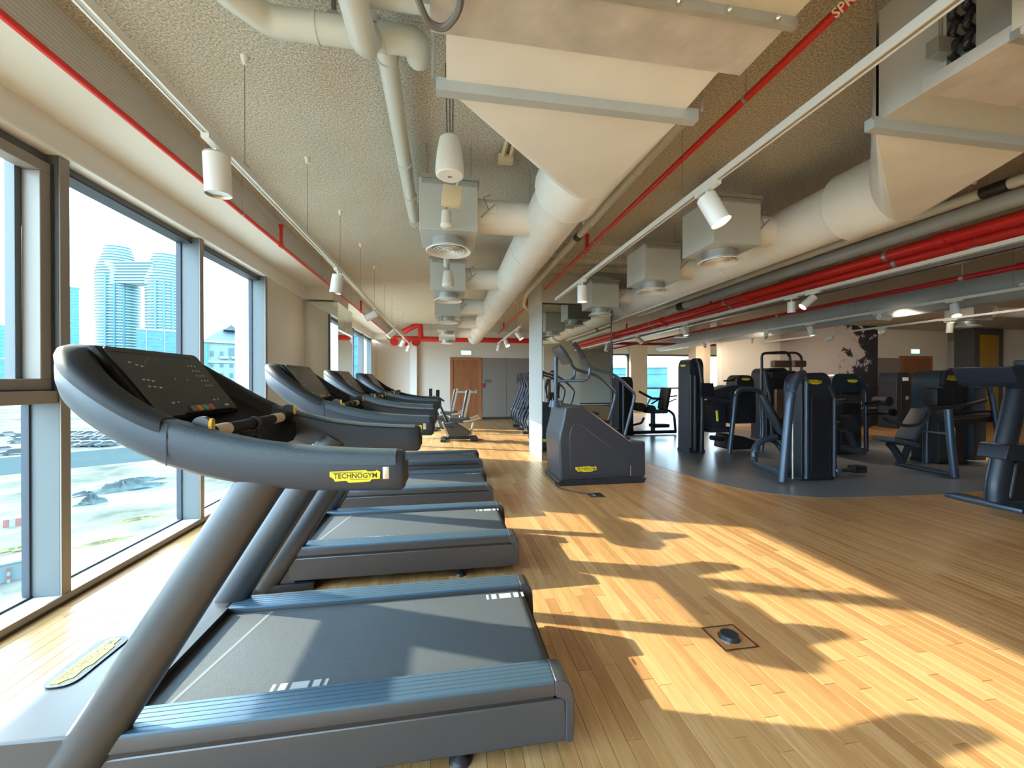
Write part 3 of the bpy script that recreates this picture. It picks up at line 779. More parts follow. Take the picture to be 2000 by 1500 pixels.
sp1 = sprinkler_line('bright red sprinkler pipe between the two cream ducts', 1.665, 2.95, -1.0, 12.8, 0.021, [(4.56, .17), (8.2, .17), (11.6, .15)], clips=(2.0, 4.3, 6.4, 9.0))
letters('SPRINKLER', 0.055, 'white_gloss', sp1, frame((-0.0155, 2.34, -0.016), (0, -1, 0), (-0.7, 0, 0.7)), 'lettering', 0.0003)
sprinkler_line('thin red pipe running just above the thick red mains', 5.0, 2.84, -1.0, 13.0, 0.02, [(6.9, .16), (10.5, .16)], clips=(3.2, 5.6, 8.2))
def main_line(label, x, z, r, m='red'):
    t = thing('fire_main_pipe', label, 'pipe', (x, -1.0, z))
    MB().frust((0, 0, 0), (0, 14.4, 0), r, n=16).build('pipe_run', m, t)
    for y in (4.2, 6.8, 9.4, 12.0):
        MB().frust((0, y-.05, 0), (0, y+.05, 0), r*1.22, n=16).build('coupling', m, t)
        MB().frust((0, y+.5, r), (0, y+.5, ZC-z), .004, n=6).build('hanger_rod', 'galv', t)
        MB().frust((0, y+.48, 0), (0, y+.52, 0), r*1.08, n=16).build('clip', 'galv', t)
    return t
main_line('thick red fire main nearest the white track', 4.86, 2.765, 0.060)
main_line('second thick red fire main behind the first', 4.985, 2.695, 0.058)
tt = main_line('slim dark red pipe beside the dark grey duct', 5.9, 2.56, 0.03, 'red_dark')
pipe('grey_drain_pipe', 'thin grey pipe tucked under the second cream duct', 'pipe', [(3.75, -1, 3.02), (3.75, 8.6, 3.02)], 0.035, 'galv')
t = thing('grey_drain_pipe', 'thick grey insulated pipe above the red mains', 'pipe', (4.72, -1, 2.90))
MB().frust((0, 0, 0), (0, 8.9, 0), .075, n=16).build('pipe_run', 'duct_grey', t)
MB().frust((0, 8.3, 0), (0, 8.5, 0), .082, n=16).build('black_band', 'black', t)
t = thing('condensate_pipe', 'pale drain pipe with black coupling beside the second cream duct', 'pipe', (4.28, -0.6, 2.88))
MB().frust((0, 0, 0), (0, 9.0, 0), .042, n=14).build('pipe_run', 'pvc', t)
MB().frust((0, 3.0, 0), (0, 3.16, 0), .05, n=14).build('coupling', 'black', t)
# grey drain pipes at the top of the picture
t = thing('drain_pipe', 'cream drain pipe with elbows crossing the ceiling above the first treadmill', 'pipe', (-0.5, 1.98, 3.0))
MB().tube([(-0.42, -1.9, 0.0), (-0.42, -0.14, 0.0), (-0.30, 0, 0), (0.36, 0, 0), (0.36, 0.12, 0.02)], .062, 16, 0.05).build('pipe_run', 'pvc', t)
for a in (-.10, .2): MB().frust((a, 0, 0), (a+.012, 0, 0), .066, n=16).build('joint_ring', 'pvc', t)
MB().frust((-.02, 0, .06), (-.02, 0, .2), .012, n=8).build('hanger_rod', 'wire', t)
MB().box(-.04, .0, -.03, .03, .03, .07).build('clip', 'galv', t)
t = thing('drain_pipe', 'cream drain pipe running towards the camera with a rounded elbow end', 'pipe', (-0.36, 0, 2.86))
MB().tube([(0, -1.2, 0), (0, 1.86, 0), (0.0, 1.95, 0.10), (0.0, 1.97, 0.2)], .060, 16, 0.08).build('pipe_run', 'pvc', t)
MB().frust((0, 1.55, 0), (0, 1.565, 0), .064, n=16).build('joint_ring', 'pvc', t)
t = thing('drain_pipe', 'cream drain pipe along the ceiling towards the first diffuser box', 'pipe', (-0.33, 2.0, 3.05))
MB().tube([(0.03, -.02, 0), (0.0, 1.9, 0), (0, 2.25, 0), (0.0, 2.32, .1)], .053, 14, 0.06).build('pipe_run', 'pvc', t)
for a in (0.15, 1.15, 1.7, 2.3): MB().frust((.03*(1-a/2.3), a, -.006), (.03*(1-a/2.3), a+.014, -.006), .058, n=14).build('joint_ring', 'pvc', t)
tag(MB().tube([(-.36, 1.74, 2.98), (0.0, 1.74, 2.98)], .05, 14).build('drain_pipe', 'pvc'), 'short cream drain pipe stub into the first fan coil unit', 'pipe')
t = thing('drain_pipe', 'cream drain pipe beside the first round duct', 'pipe', (1.47, 2.3, 3.0))
MB().tube([(0, 0, 0), (0, 5.0, 0), (.05, 5.5, -.12), (.2, 5.7, -.15)], .04, 14, 0.1).build('pipe_run', 'pvc', t)
for a in (0.6, 1.6, 2.7, 4.0): MB().frust((0, a, 0), (0, a+.05, 0), .046, n=14).build('coupling', 'pvc', t)
MB().frust((0, 1.95, 0), (0, 2.06, 0), .045, n=14).build('black_band', 'black', t)
t = thing('cable_stub', 'short conduit pair with tan end box on the ceiling', 'conduit', (0.48, 2.75, 3.15))
MB().tube([(-.03, 0, .02), (-.03, .42, .02)], .018, 8).tube([(.03, 0, .02), (.03, .42, .02)], .018, 8).build('conduit', 'tan_box', t)
MB().box(-.05, .06, -.04, .01, -.02, .04).build('saddle', 'galv', t)
MB().box(-.07, .05, .40, .46, -.03, .03).build('end_box', 'tan_box', t)

# red manifold in front of the far wall
t = thing('red_manifold', 'red fire pipe manifold with standing bend before the far wall', 'pipe', (0, 12.9, 2.74))
MB().tube([(-1.2, 0, -.02), (4.2, 0, -.02)], .075, 14).build('pipe_run', 'red', t)
MB().tube([(-1.7, .25, .06), (4.2, .25, .06)], .04, 12).build('pipe_run', 'red', t)
MB().tube([(-1.35, .1, .22), (-1.1, .0, .34), (-.86, 0, .45), (-.82, 0, .40), (-.80, 0, .02)], .085, 14, .1).build('standing_bend', 'red', t)
for a in (-1.6, -1.25, -.95): MB().disc((a, -.08, -.13), .13, (0.2, -1, .3), 18, .03).build('valve_wheel', 'red', t)
for a in (-1.1, -.5, .9, 2.4): MB().frust((a, 0, .06), (a, 0, .46), .006, n=6).build('hanger_rod', 'galv', t)
pipe('red_branch_pipe', 'red pipe crossing behind the mirrored column at door height', 'pipe', [(4.6, 12.2, 2.62), (9.0, 12.2, 2.62)], .05, 'red_dark')

# lighting tracks with spot lamps
CANS = []
def track(label, x, z, y0, y1, anchors, w=0.034):
    t = thing('light_track', label, 'light track', (x, y0, z))
    MB().box(-w/2, w/2, 0, y1-y0, 0, .034).build('rail', 'track', t)
    MB().box(-w*.28, w*.28, 0.01, y1-y0-.01, -.0015, .0).build('slot', 'galv', t)
    MB().box(-w/2-.001, -w*.28, 0, y1-y0, -.004, .001).box(w*.28, w/2+.001, 0, y1-y0, -.004, .001).build('lip', 'white_gloss', t)
    for y in anchors:
        MB().frust((0, y-y0, .03), (0, y-y0, ZC-z), .0016, n=5).build('suspension_cable', 'wire', t)
        MB().frust((0, y-y0, ZC-z-.045), (0, y-y0, ZC-z), .010, .022, n=12).build('anchor_cone', 'white_gloss', t)
        MB().box(-.012, .012, y-y0-.03, y-y0+.03, .034, .048).build('clip', 'galv', t)
    return t
track('white lighting track hung along the window side', -1.13, 2.54, -1.0, 13.0, [1.45+1.03*k for k in range(11)])
track('white lighting track hung between the two cream ducts', 1.57, 2.54, -1.0, 5.6, [0.4, 2.46, 4.4])
track('short white lighting track beyond the mirrored column', 1.57, 2.54, 8.4, 12.2, [9.0, 11.5])
track('white lighting track under the thick red mains', 4.76, 2.54, -1.0, 13.0, [2.9, 4.6, 6.4, 8.4, 10.4], 0.05)
track('white lighting track beside the dark grey duct', 7.2, 2.53, -1.0, 12.5, [4.0, 6.0, 8.0, 10.0])
track('white lighting track over the far strength machines', 9.3, 2.53, -1.0, 10.5, [4.2, 6.2, 8.2])
t = thing('cable_tray', 'slim silver cable tray behind the thick red mains', 'cable tray', (5.3, -1, 2.60))
MB().box(-.05, .05, 0, 14, 0, .008).box(-.05, -.045, 0, 14, 0, .05).box(.045, .05, 0, 14, 0, .05).build('tray', 'galv', t)

def spot(label, x, y, z, d, watts=0.0, r=0.058, ln=0.19, group='spot lamps on the tracks', cone=95):
    """track spot: adapter box, stem, can and lens; d = aim"""
    t = thing('spot_lamp', label, 'spot lamp', (x, y, z), group=group)
    d = V(d).normalized()
    MB().box(-.018, .018, -.10, .10, -.026, -.003).build('adapter', 'white_gloss', t)
    piv = V((0, 0, -.075))
    MB().frust((0, 0, -.02), piv, .011, n=10).build('stem', 'white_gloss', t)
    a = piv - d*0.015; b_ = piv + d*(ln-.015)
    can = MB().frust(a, b_, r, n=24, caps=False).frust(a, a+d*.001, r*.99, n=24).build('can', 'white_gloss', t)
    MB().frust(b_-d*.012, b_-d*.010, r*.95, n=24).build('lens', 'lamp_glow' if watts > 0 else 'silver', t)
    MB().frust(b_-d*.012, b_, r*.9, r*.99, n=24, caps=False).build('reflector', 'silver', t)
    MB().ball(piv, .016, 10).build('joint', 'white_gloss', t)
    if watts > 0:
        ld = bpy.data.lights.new('spot_beam', 'SPOT'); ld.energy = watts; ld.color = (1.0, 0.76, 0.52); ld.spot_size = math.radians(cone); ld.spot_blend = 0.9; ld.shadow_soft_size = 0.04
        lo = bpy.data.objects.new('spot_beam', ld); COL.objects.link(lo); lo.parent = t
        lo.location = b_+d*.004; lo.rotation_euler = d.to_track_quat('-Z', 'Y').to_euler()
    return t
spot('large white spot lamp hanging straight over the first treadmill', -1.13, 2.20, 2.54, (0.02, 0.05, -1))
spot('white spot lamp hanging over the second treadmill console', -1.13, 4.44, 2.54, (-0.15, 0.0, -1))
spot('white spot lamp tilted to the window by the mirrored pilaster', -1.13, 6.7, 2.54, (-1, 0.1, -.55), 1.5)
spot('white spot lamp tilted to the window past the pilaster', -1.13, 9.0, 2.54, (-.8, -.2, -.8), 1.5)
spot('white spot lamp near the window end of the red manifold', -1.13, 11.0, 2.54, (-.5, 0.1, -1), 1.5)
spot('white spot lamp at the far end of the window track', -1.13, 12.6, 2.54, (-.35, 0, -1), 1.5)
spot('large white spot lamp tilted in front of the first diffuser by the strength area', 1.57, 2.2, 2.54, (.32, -.30, -.9), 9, cone=125)
spot('white spot lamp hanging straight beside the third diffuser', 1.57, 4.46, 2.54, (0, 0, -1), 9, cone=125)
spot('white spot lamp at the near end of the short track', 1.57, 8.8, 2.54, (.55, -.2, -.8), 10)
spot('lit white spot lamp in the middle of the short track', 1.57, 10.6, 2.54, (.3, -.5, -.8), 10)
spot('white spot lamp at the far end of the short track', 1.57, 11.9, 2.54, (-.2, 0, -1))
spot('lit spot lamp tilted down under the red mains', 4.76, 4.52, 2.54, (-.75, .25, -.75), 40, r=.05)
spot('spot lamp hanging beside the tilted lit one under the red mains', 4.76, 4.85, 2.54, (.1, .1, -1), r=.05, ln=.15)
spot('spot lamp under the red mains above the stair climber', 4.76, 9.4, 2.54, (.6, -.3, -.6), 40)
spot('spot lamp under the red mains by the mirrored column edge', 4.76, 11.6, 2.54, (.5, .3, -.6), 60)
spot('lit spot lamp pointing along the track beside the grey duct', 7.2, 5.6, 2.53, (.95, -.1, -.12), 30, r=.05)
spot('spot lamp lying nearly level by the locker', 7.2, 3.35, 2.53, (.9, -.5, -.35), 25, r=.055)
spot('spot lamp beside the grey duct aimed at the white wall', 7.2, 8.0, 2.53, (.55, .8, -.35), 40, r=.05)
spot('spot lamp at the end of the grey duct track aimed at the pier', 7.2, 10.2, 2.53, (.6, .75, -.45), 30, r=.05)
spot('spot lamp hanging straight before the spatter wall', 9.3, 6.0, 2.53, (0, .1, -1), 35, r=.05)
spot('spot lamp hanging straight before the recess door', 9.3, 4.9, 2.53, (.05, .1, -1), 35, r=.05)
spot('spot lamp aimed at the white wall by the spatter paint', 9.3, 8.3, 2.53, (-.15, .9, -.35), 34, r=.05)

spot('spot lamp hanging straight over the cable tower', 4.76, 7.4, 2.54, (.15, -.2, -1), 35, r=.05)
spot('spot lamp over the press machine bench', 7.2, 4.6, 2.53, (-.3, -.35, -1), 18, r=.05)
spot('spot lamp by the second cross bar of the multi gym', 7.2, 6.9, 2.53, (.1, -.2, -1), 40, r=.05)
spot('added spot lamp brightening the recess with the second door', 9.3, 7.2, 2.53, (.85, .6, -.30), 110, r=.05)  # lamp put in to lift the dim recess
spot('spot lamp aimed past the locker', 9.3, 3.6, 2.53, (.85, .55, -.25), 60, r=.05)
spot('added fill spot lamp under the red mains closest to the second fan coil unit', 4.76, 2.0, 2.54, (-.2, -.1, -1), 10, cone=125)  # put in as wide fill for floor and ceiling
spot('added fill spot lamp behind the camera on the middle track', 1.57, 0.0, 2.54, (0.2, 0, -1), 9, cone=125)  # unseen lamp added as wide fill over the floor
def speaker(label, x, y, z, s=1.0):
    t = thing('pendant_speaker', label, 'speaker', (x, y, z))
    MB().lathe([(.001, .225*s), (.045*s, .223*s), (.060*s, .208*s), (.074*s, .13*s), (.082*s, .05*s), (.083*s, .012*s), (.079*s, 0)], (0, 0, 0), 28).build('body', 'speaker_white', t)
    MB().lathe([(.079*s, .0), (.073*s, -.004*s), (.001, -.006*s)], (0, 0, 0), 28).build('grille', 'white_gloss', t)
    MB().box(-.012*s, .012*s, -.004*s, .004*s, -.009*s, -.004*s).build('maker_mark', 'sign_grey', t)
    for a in (-.015, .0, .014): MB().tube([(a*s, 0, .21*s), (a*s*1.6, .01, ZC-z)], .004*s, 6).build('suspension_cable', 'wire', t)
    return t
speaker('large white pendant speaker under the fan coil flange', 0.02, 2.33, 2.545)
speaker('small white pendant speaker before the second diffuser box', 0.02, 4.72, 2.47, 0.85)
t = thing('emergency_light', 'square cream emergency light on thin rods', 'light', (0.03, 2.74, 2.55))
MB().rbox(-.065, .065, -.03, .03, 0, .13, r=.006, M=Matrix.Rotation(.12, 4, 'Y')).build('housing', 'tan_box', t)
for a in (-.03, .02): MB().frust((a, 0, .12), (a, 0, .62), .003, n=6).build('rod', 'galv', t)
MB().tube([(.03, 0, .12), (.06, 0, .2), (.04, 0, .35)], .006, 6, .04).build('cord', 'white_gloss', t)
t = thing('smoke_detector', 'small white cylindrical detector below the first diffuser box', 'detector', (0.0, 2.95, 2.50))
MB().frust((0, 0, .0), (0, 0, .10), .04, .034, n=16).build('body', 'speaker_white', t)
MB().lathe([(.001, -.02), (.03, -.018), (.045, -.008), (.045, .004), (.001, .006)], (0, 0, 0), 20).build('sensor_head', 'white_gloss', t)
MB().frust((0, 0, .1), (0, 0, .69), .004, n=6).build('rod', 'wire', t)
t = thing('smoke_detector', 'white detector hanging on red cable before the second diffuser', 'detector', (0.0, 4.9, 2.78))
MB().rbox(-.035, .035, -.03, .03, 0, .08, r=.006).build('body', 'white_gloss', t)
MB().tube([(0, 0, .07), (0, 0, .42)], .012, 8).build('red_cable', 'red_dark', t)
MB().lathe([(.001, -.03), (.03, -.02), (.03, 0)], (0, 0, 0), 14).build('sensor_head', 'white_gloss', t)
t = thing('wifi_antenna', 'flat white bracket fitting hung under the cable tray', 'fitting', (5.9, 3.1, 2.36))
MB().prism([(-.14, 0), (.14, 0), (.17, -.03), (-.17, -.03)], -.05, .05, 'y').build('plate', 'white_gloss', t)
for a in (-.1, .1): MB().frust((a, 0, 0), (a, 0, .84), .004, n=6).build('rod', 'galv', t)
for a in (-.03, .0): MB().tube([(a, 0, 0), (a+.02, 0, .06), (a+.09, 0, .12), (a+.1, 0, .25)], .006, 6, .04).build('cord', 'white_gloss', t)
t = thing('wifi_antenna', 'small white hanging fitting near the stair climber rails', 'fitting', (5.2, 8.2, 2.40))
MB().prism([(-.1, 0), (.1, 0), (.16, -.04), (-.16, -.04)], -.06, .06, 'y').build('plate', 'white_gloss', t)
for a in (-.03, .03): MB().frust((a, 0, 0), (a, 0, .8), .004, n=6).build('rod', 'galv', t)

# ------------------------------------------------------------------ treadmills
XS = [-1.27, -1.22, -1.15, -1.06, -0.967, -0.867, -0.73, -0.585, -0.44, -0.28, -0.15]
ZB = [1.345, 1.312, 1.270, 1.212, 1.158, 1.104, 1.054, 1.020, 1.002, 0.993, 0.990]
ZT = [1.478, 1.462, 1.420, 1.362, 1.300, 1.243, 1.195, 1.160, 1.139, 1.126, 1.120]
def plan_path():
    P = []
    xs = [-0.15 - 0.70*k/14 for k in range(15)]
    for x in xs: P.append((x, -0.43, 0, -1))
    n_ = 2.7
    for k in range(1, 48):
        th = PI*k/48
        c, s_ = math.cos(th), math.sin(th)
        y = -0.43*math.copysign(abs(c)**(2/n_), c); x = -0.85-0.445*abs(s_)**(2/n_)
        gx = -(abs((x+.85)/.445)**(n_-1))/.445; gy = math.copysign(abs(y/.43)**(n_-1), y)/.43
        g = math.hypot(gx, gy); P.append((x, y, gx/g, gy/g))
    for x in xs[::-1]: P.append((x, 0.43, 0, 1))
    return P
def hood_half(x):
    if x > -0.85: return 0.43
    return 0.43*max(0.0, 1-min(1, abs((x+.85)/.445))**2.7)**(1/2.7)

def make_treadmill():
    t = thing('treadmill', 'treadmill', 'treadmill', group='treadmills in a row along the windows')
    # swooping shell that forms both handrails and the console hood
    P = plan_path(); th = 0.082
    sec = [(-.022, 0.0), (-.006, .10), (.003, .35), (.004, .62), (-.002, .86), (-.016, 1.0), (-th+.016, 1.0), (-th+.002, .88), (-th, .3), (-th+.014, 0.0)]
    vs_ = []; m_ = len(sec)
    full = [(P[0], .55), (P[0], .86), (P[0], 1)] + [(p, 1) for p in P[1:-1]] + [(P[-1], 1), (P[-1], .86), (P[-1], .55)]
    offx = [0.018, 0.012, 0.0]
    for i, (p, sc_) in enumerate(full):
        x, y, nx_, ny_ = p; zb, zt = interp(XS, ZB, x), interp(XS, ZT, x)
        j = min(i, len(full)-1-i); ex = offx[j] if j < 3 else 0
        for o_, zf in sec:
            zz = zb+(0.5+(zf-.5)*sc_)*(zt-zb); oo = -th/2+(o_+th/2)*sc_
            vs_.append((x+nx_*oo+ex, y+ny_*oo, zz))
    fs_ = [(i*m_+k, i*m_+(k+1) % m_, (i+1)*m_+(k+1) % m_, (i+1)*m_+k) for i in range(len(full)-1) for k in range(m_)]
    fs_ += [tuple(range(m_))[::-1], tuple(range((len(full)-1)*m_, len(full)*m_))]
    sh = MB().add(vs_, fs_).build('handrail_shell', 'tm_arm', t, ang=50)
    rim = []; hp = [p for p in P if p[0] < -0.82]
    RS = ((.0035, .70), (.0055, .84), (-.002, .97), (-.018, 1.02), (-.066, 1.02), (-.086, .90), (-.088, -.05))
    for x, y, nx_, ny_ in hp:
        zb, zt = interp(XS, ZB, x), interp(XS, ZT, x)
        ff_ = min(1.0, max(0.0, (-0.82-x)/0.09))
        for o_, zf in RS:
            oo = o_*ff_ if o_ > 0 else o_
            rim.append((x+nx_*oo, y+ny_*oo, zb+zf*(zt-zb)))
    q7 = len(RS)
    MB().add(rim, [(i*q7+k, i*q7+k+1, (i+1)*q7+k+1, (i+1)*q7+k) for i in range(len(hp)-1) for k in range(q7-1)]).build('hood_rim', 'tm_rim', t, ang=60)
    # soft grip strips on top of the rails
    for sgn in (-1, 1):
        g = []; k0 = 0
        for k in range(16):
            x = -0.165-0.66*k/15; zb, zt = interp(XS, ZB, x), interp(XS, ZT, x)
            for o_, zf in ((.0035, .68), (.0055, .84), (-.002, .97), (-.017, 1.018), (-.062, 1.018), (-.080, .95)):
                g.append((x, sgn*(0.43+o_), zb+zf*(zt-zb)))
        MB().add(g, [(i*6+k, i*6+k+1, (i+1)*6+k+1, (i+1)*6+k) for i in range(15) for k in range(5)]).build('grip', 'tm_grip', t, ang=60)
        MB().box(-0.832, -0.829, sgn*0.4345-.001, sgn*0.4345+.001, 1.10, 1.225).build('seam_line', 'black', t)
        mb = MB()
        for k in range(15):
            xa = -0.83-0.022*k; xb = xa-0.022
            for x1, x2 in ((xa, xb),):
                pass
        # end plate on the handle tip
        MB().rbox(-0.205, -0.185, sgn*0.4335-.002, sgn*0.4335+.002, 1.035, 1.075, r=.002).build('tip_sensor', 'silver', t)
        MB().rbox(-0.150, -0.128, sgn*0.39-.018, sgn*0.39+.018, 1.02, 1.09, r=.006).build('tip_cap', 'black', t)
    # dashboard inside the hood
    NX, NY = 14, 12; top, bot = [], []
    for i in range(NX+1):
        x = -1.225+i*(0.485/NX)
        hw = max(0.02, hood_half(x)-0.055); zt = interp(XS, ZT, x)
        for j in range(NY+1):
            y = -hw+2*hw*j/NY
            e_ = (abs(2*j/NY-1))**4
            z = zt-0.105+0.075*e_
            if x < -1.17: z = zt-0.02
            top.append((x, y, z)); bot.append((x, y, min(z-.012, max(z-0.07, interp(XS, ZB, x)+.01))))
    q = NY+1
    f_ = [(i*q+j, i*q+j+1, (i+1)*q+j+1, (i+1)*q+j) for i in range(NX) for j in range(NY)]
    o_ = len(top)
    MB().add(top+bot, f_+[tuple(a+o_ for a in g)[::-1] for g in f_]+[(NX*q+j, NX*q+j+1, o_+NX*q+j+1, o_+NX*q+j) for j in range(NY)]).build('dashboard', 'tm_dash', t, ang=60)
    # top hood lip joining both sides
    # display panel
    DM = frame((-1.045, 0, 1.352), (0, 1, 0), (-0.175, 0, 0.238))
    MB().rbox(-.27, .27, -.158, .158, -.035, -.006, r=.012, M=DM).build('display_housing', 'tm_dash', t)
    dp = MB().prism(rounded([(-.25, -.15), (.25, -.15), (.25, .15), (-.25, .15)], .02), -.006, .0, 'z', M=DM).build('display', 'tm_screen', t)
    MB().box(-.235, .235, .128, .130, 0, .0008, DM).build('bezel_line', 'tm_dash', dp)
    def ic(x, y, w, h, m_='icon'): MB().box(x-w/2, x+w/2, y-h/2, y+h/2, 0, .0012, DM).build('icon', m_, dp)
    for (x, y) in ((-.19, .085), (-.165, .075), (-.145, .07), (-.19, .01), (-.17, .008), (-.15, .004), (-.19, -.02), (-.165, -.022), (-.14, -.026)): ic(x, y, .012, .006)
    for r_ in range(5):
        for c_ in range(3): ic(.13+.022*c_+.004*r_, .085-.026*r_, .006, .007)
    for a, b_, w_ in ((-.14, -.095, .014), (-.11, -.093, .008), (.12, -.095, .014), (.15, -.093, .008), (-.02, .015, .006), (.05, .012, .006)): ic(a, b_, w_, .006)
    MB().tube([(-.06+.07*math.cos(a*.35+1), .06+.05*math.sin(a*.35+1), .001) for a in range(7)], .001, 4, M=DM).build('dial_arc', 'grey_panel', dp)
    for x, m_, w_ in ((-.06, 'blue_btn', .03), (-.022, 'orange_btn', .03), (.055, 'red_btn', .034)):
        MB().rbox(x-w_/2, x+w_/2, -.142, -.116, 0, .005, r=.003, M=DM).build('button', m_, dp)
    MB().lathe([(.001, .006), (.016, .006), (.019, 0)], (0.016, -.130, 0), 16, 1, .85, M=DM).build('start_button', 'green_btn', dp)
    MB().rbox(.165, .195, -.130, -.120, 0, .003, r=.002, M=DM).build('button', 'tan_box', dp)
    MB().rbox(-.12, .20, -.152, -.144, -.002, .008, r=.004, M=DM).build('button_ledge', 'tm_dash', dp)
    # crossbar with pulse grips, toggles, safety tether
    MB().tube([(-.775, -.40, 1.185), (-.775, .40, 1.185)], .021, 14).build('crossbar', 'tm_dash', t)
    for a, b_ in ((-.30, -.21), (.16, .25)): MB().tube([(-.775, a, 1.1855), (-.775, b_, 1.1855)], .0222, 14).build('pulse_sensor', 'tan_box', t)
    MB().tube([(-.775, -.03, 1.185), (-.775, 0.0, 1.185)], .026, 14).build('tether_strap', 'black', t)
    MB().tube([(-.765, -.012, 1.165), (-.762, -.012, 1.135)], .002, 6).build('tether_cord', 'black', t)
    MB().ball((-.762, -.012, 1.128), .012, 10).build('tether_clip', 'black', t)
    for y in (-.355, .355):
        MB().frust((-.775, y-.012, 1.215), (-.775, y+.008, 1.215), .026, n=18).build('toggle_hub', 'tm_body', t)
        MB().frust((-.750, y-.006, 1.213), (-.742, y-.004, 1.213), .022, n=18).build('toggle_face', 'amber', t)
        MB().tube([(-.775, y, 1.18), (-.775, y, 1.205)], .014, 8).build('toggle_stem', 'tm_dash', t)
    MB().rbox(-.86, -.80, .0, .10, 1.150, 1.166, r=.004).build('stop_pad', 'red_btn', t)
    # leaning posts
    for sgn in (-1, 1):
        y = sgn*0.380
        MB().tube([(-1.215, y, 0.02), (-1.10, y, 0.20), (-0.61, y, 1.0), (-.565, y, 1.07)], .07, 20, flat=(.074, .044), up=(0, 1, 0)).build('post', 'tm_post', t)
        badge_p = None
    # badges
    badge(t, (-.29, -.4352, 1.050), (1, 0, -.01), (0, 0, 1), .155)
    badge(t, (-.34, .4352, 1.052), (-1, 0, .01), (0, 0, 1), .155)
    # motor hood
    prof = rounded([(-1.02, .285), (-1.40, .300), (-1.545, .225), (-1.615, .05), (-1.60, .02), (-1.02, .02)], [.02, .09, .08, .03, .01, .01], 5)
    hd = MB().prism(prof, -.395, .395, 'y').build('motor_hood', 'tm_body', t, bevel=.028, ang=40)
    badge(t, (-1.335, -0.04, .3015), (0, 1, 0), (-1, 0, .02), .25, True, 'tm_grip')
    MB().box(-1.06, -1.015, -.285, .285, .262, .288).build('belt_slot', 'black', t)
    # deck
    for sgn in (-1, 1):
        s1, s2 = sorted((sgn*0.372, sgn*0.398))
        pr = rounded([(-1.06, .205), (.425, .208), (.432, .052), (-1.06, .060)], [0, .02, .02, 0])
        MB().prism(pr, s1, s2, 'y').build('side_panel', 'tm_body', t, bevel=.006)
        MB().box(-1.06, .38, *sorted((sgn*0.37, sgn*0.396)), .205, .222).build('shadow_gap', 'black', t)
        r1, r2 = sorted((sgn*0.288, sgn*0.402))
        ra = MB().rbox(-1.03, .385, r1, r2, .222, .270, r=.006).build('rail_side', 'tm_body', t)
        ra = MB().rbox(-1.03, .385, r1, r2, .262, .281, r=.008).build('foot_rail', 'tm_rail_sky', t)  # thin top layer wears the painted sky reflection
        for k in range(5):
            yy = sgn*(0.305+0.019*k); MB().box(-1.02, .383, yy-.0012, yy+.0012, .2805, .2815).build('groove', 'gasket', ra)
        MB().prism(rounded([(.385, .282), (.425, .278), (.452, .24), (.458, .12), (.452, .05), (.425, .05), (.425, .205), (.385, .222)], [0, .02, .03, .05, .01, .01, .03, 0]), r1, sgn*.404 if sgn > 0 else r2, 'y').build('rear_cap', 'tm_body', t, bevel=.004) if sgn > 0 else \
            MB().prism(rounded([(.385, .282), (.425, .278), (.452, .24), (.458, .12), (.452, .05), (.425, .05), (.425, .205), (.385, .222)], [0, .02, .03, .05, .01, .01, .03, 0]), -.404, r2, 'y').build('rear_cap', 'tm_body', t, bevel=.004)
    MB().prism([(-1.05, .255), (.36, .255)] + [(.36+.05*math.sin(a), .205+.05*math.cos(a)) for a in [PI*k/8 for k in range(1, 8)]] + [(.36, .155), (-1.05, .155)], -.284, .284, 'y', smooth=True).build('running_belt', 'belt', t, ang=45)
    MB().box(-1.05, .40, -.366, .366, .075, .15).build('deck_frame', 'black', t)
    MB().box(.30, .445, -.36, .36, .06, .14).build('rear_guard', 'black', t)
    # belt seam and printed marks
    MB().prism([(-.94, -.28), (-.925, -.28), (-.815, .28), (-.83, .28)], .2552, .2556, 'z').build('belt_seam', 'seam', t)
    for bx, by, d in ((-.52, -.245, 1), (.30, .235, 1)):
        x = bx-.10
        for w_ in (.012, .026, .06, .026, .012):
            MB().box(x, x+w_, by-.022, by+.022, .2552, .2557).build('belt_mark', 'mark', t); x += w_+.014
    # feet
    for x in (.05, -1.45):
        for sgn in (-1, 1):
            f_ = MB().frust((x, sgn*.35, 0), (x, sgn*.35, .014), .042, .036, n=18).frust((x, sgn*.35, .014), (x, sgn*.35, .034), .036, .012, n=18).frust((x, sgn*.35, .03), (x, sgn*.35, .08), .009, n=10)
            f_.build('foot', 'black', t)
    for sgn in (-1, 1): MB().rbox(-1.30, -.90, sgn*.38-.035, sgn*.38+.035, 0.0, .05, r=.01).build('base_skid', 'black', t)
    return t
tm = make_treadmill()
tml = ['dark grey treadmill standing first in the row, its badge and belt in full view', 'dark grey treadmill standing second in the row',
       'dark grey treadmill standing third in the row', 'dark grey treadmill standing last in the row beside the mirrored pilaster']
for k in range(4):
    o = tm if k == 0 else copy_tree(tm)
    o.location = ((0.0, 0.05, 0.03, 0.05)[k], 1.78+1.385*k, 0); o['label'] = tml[k]

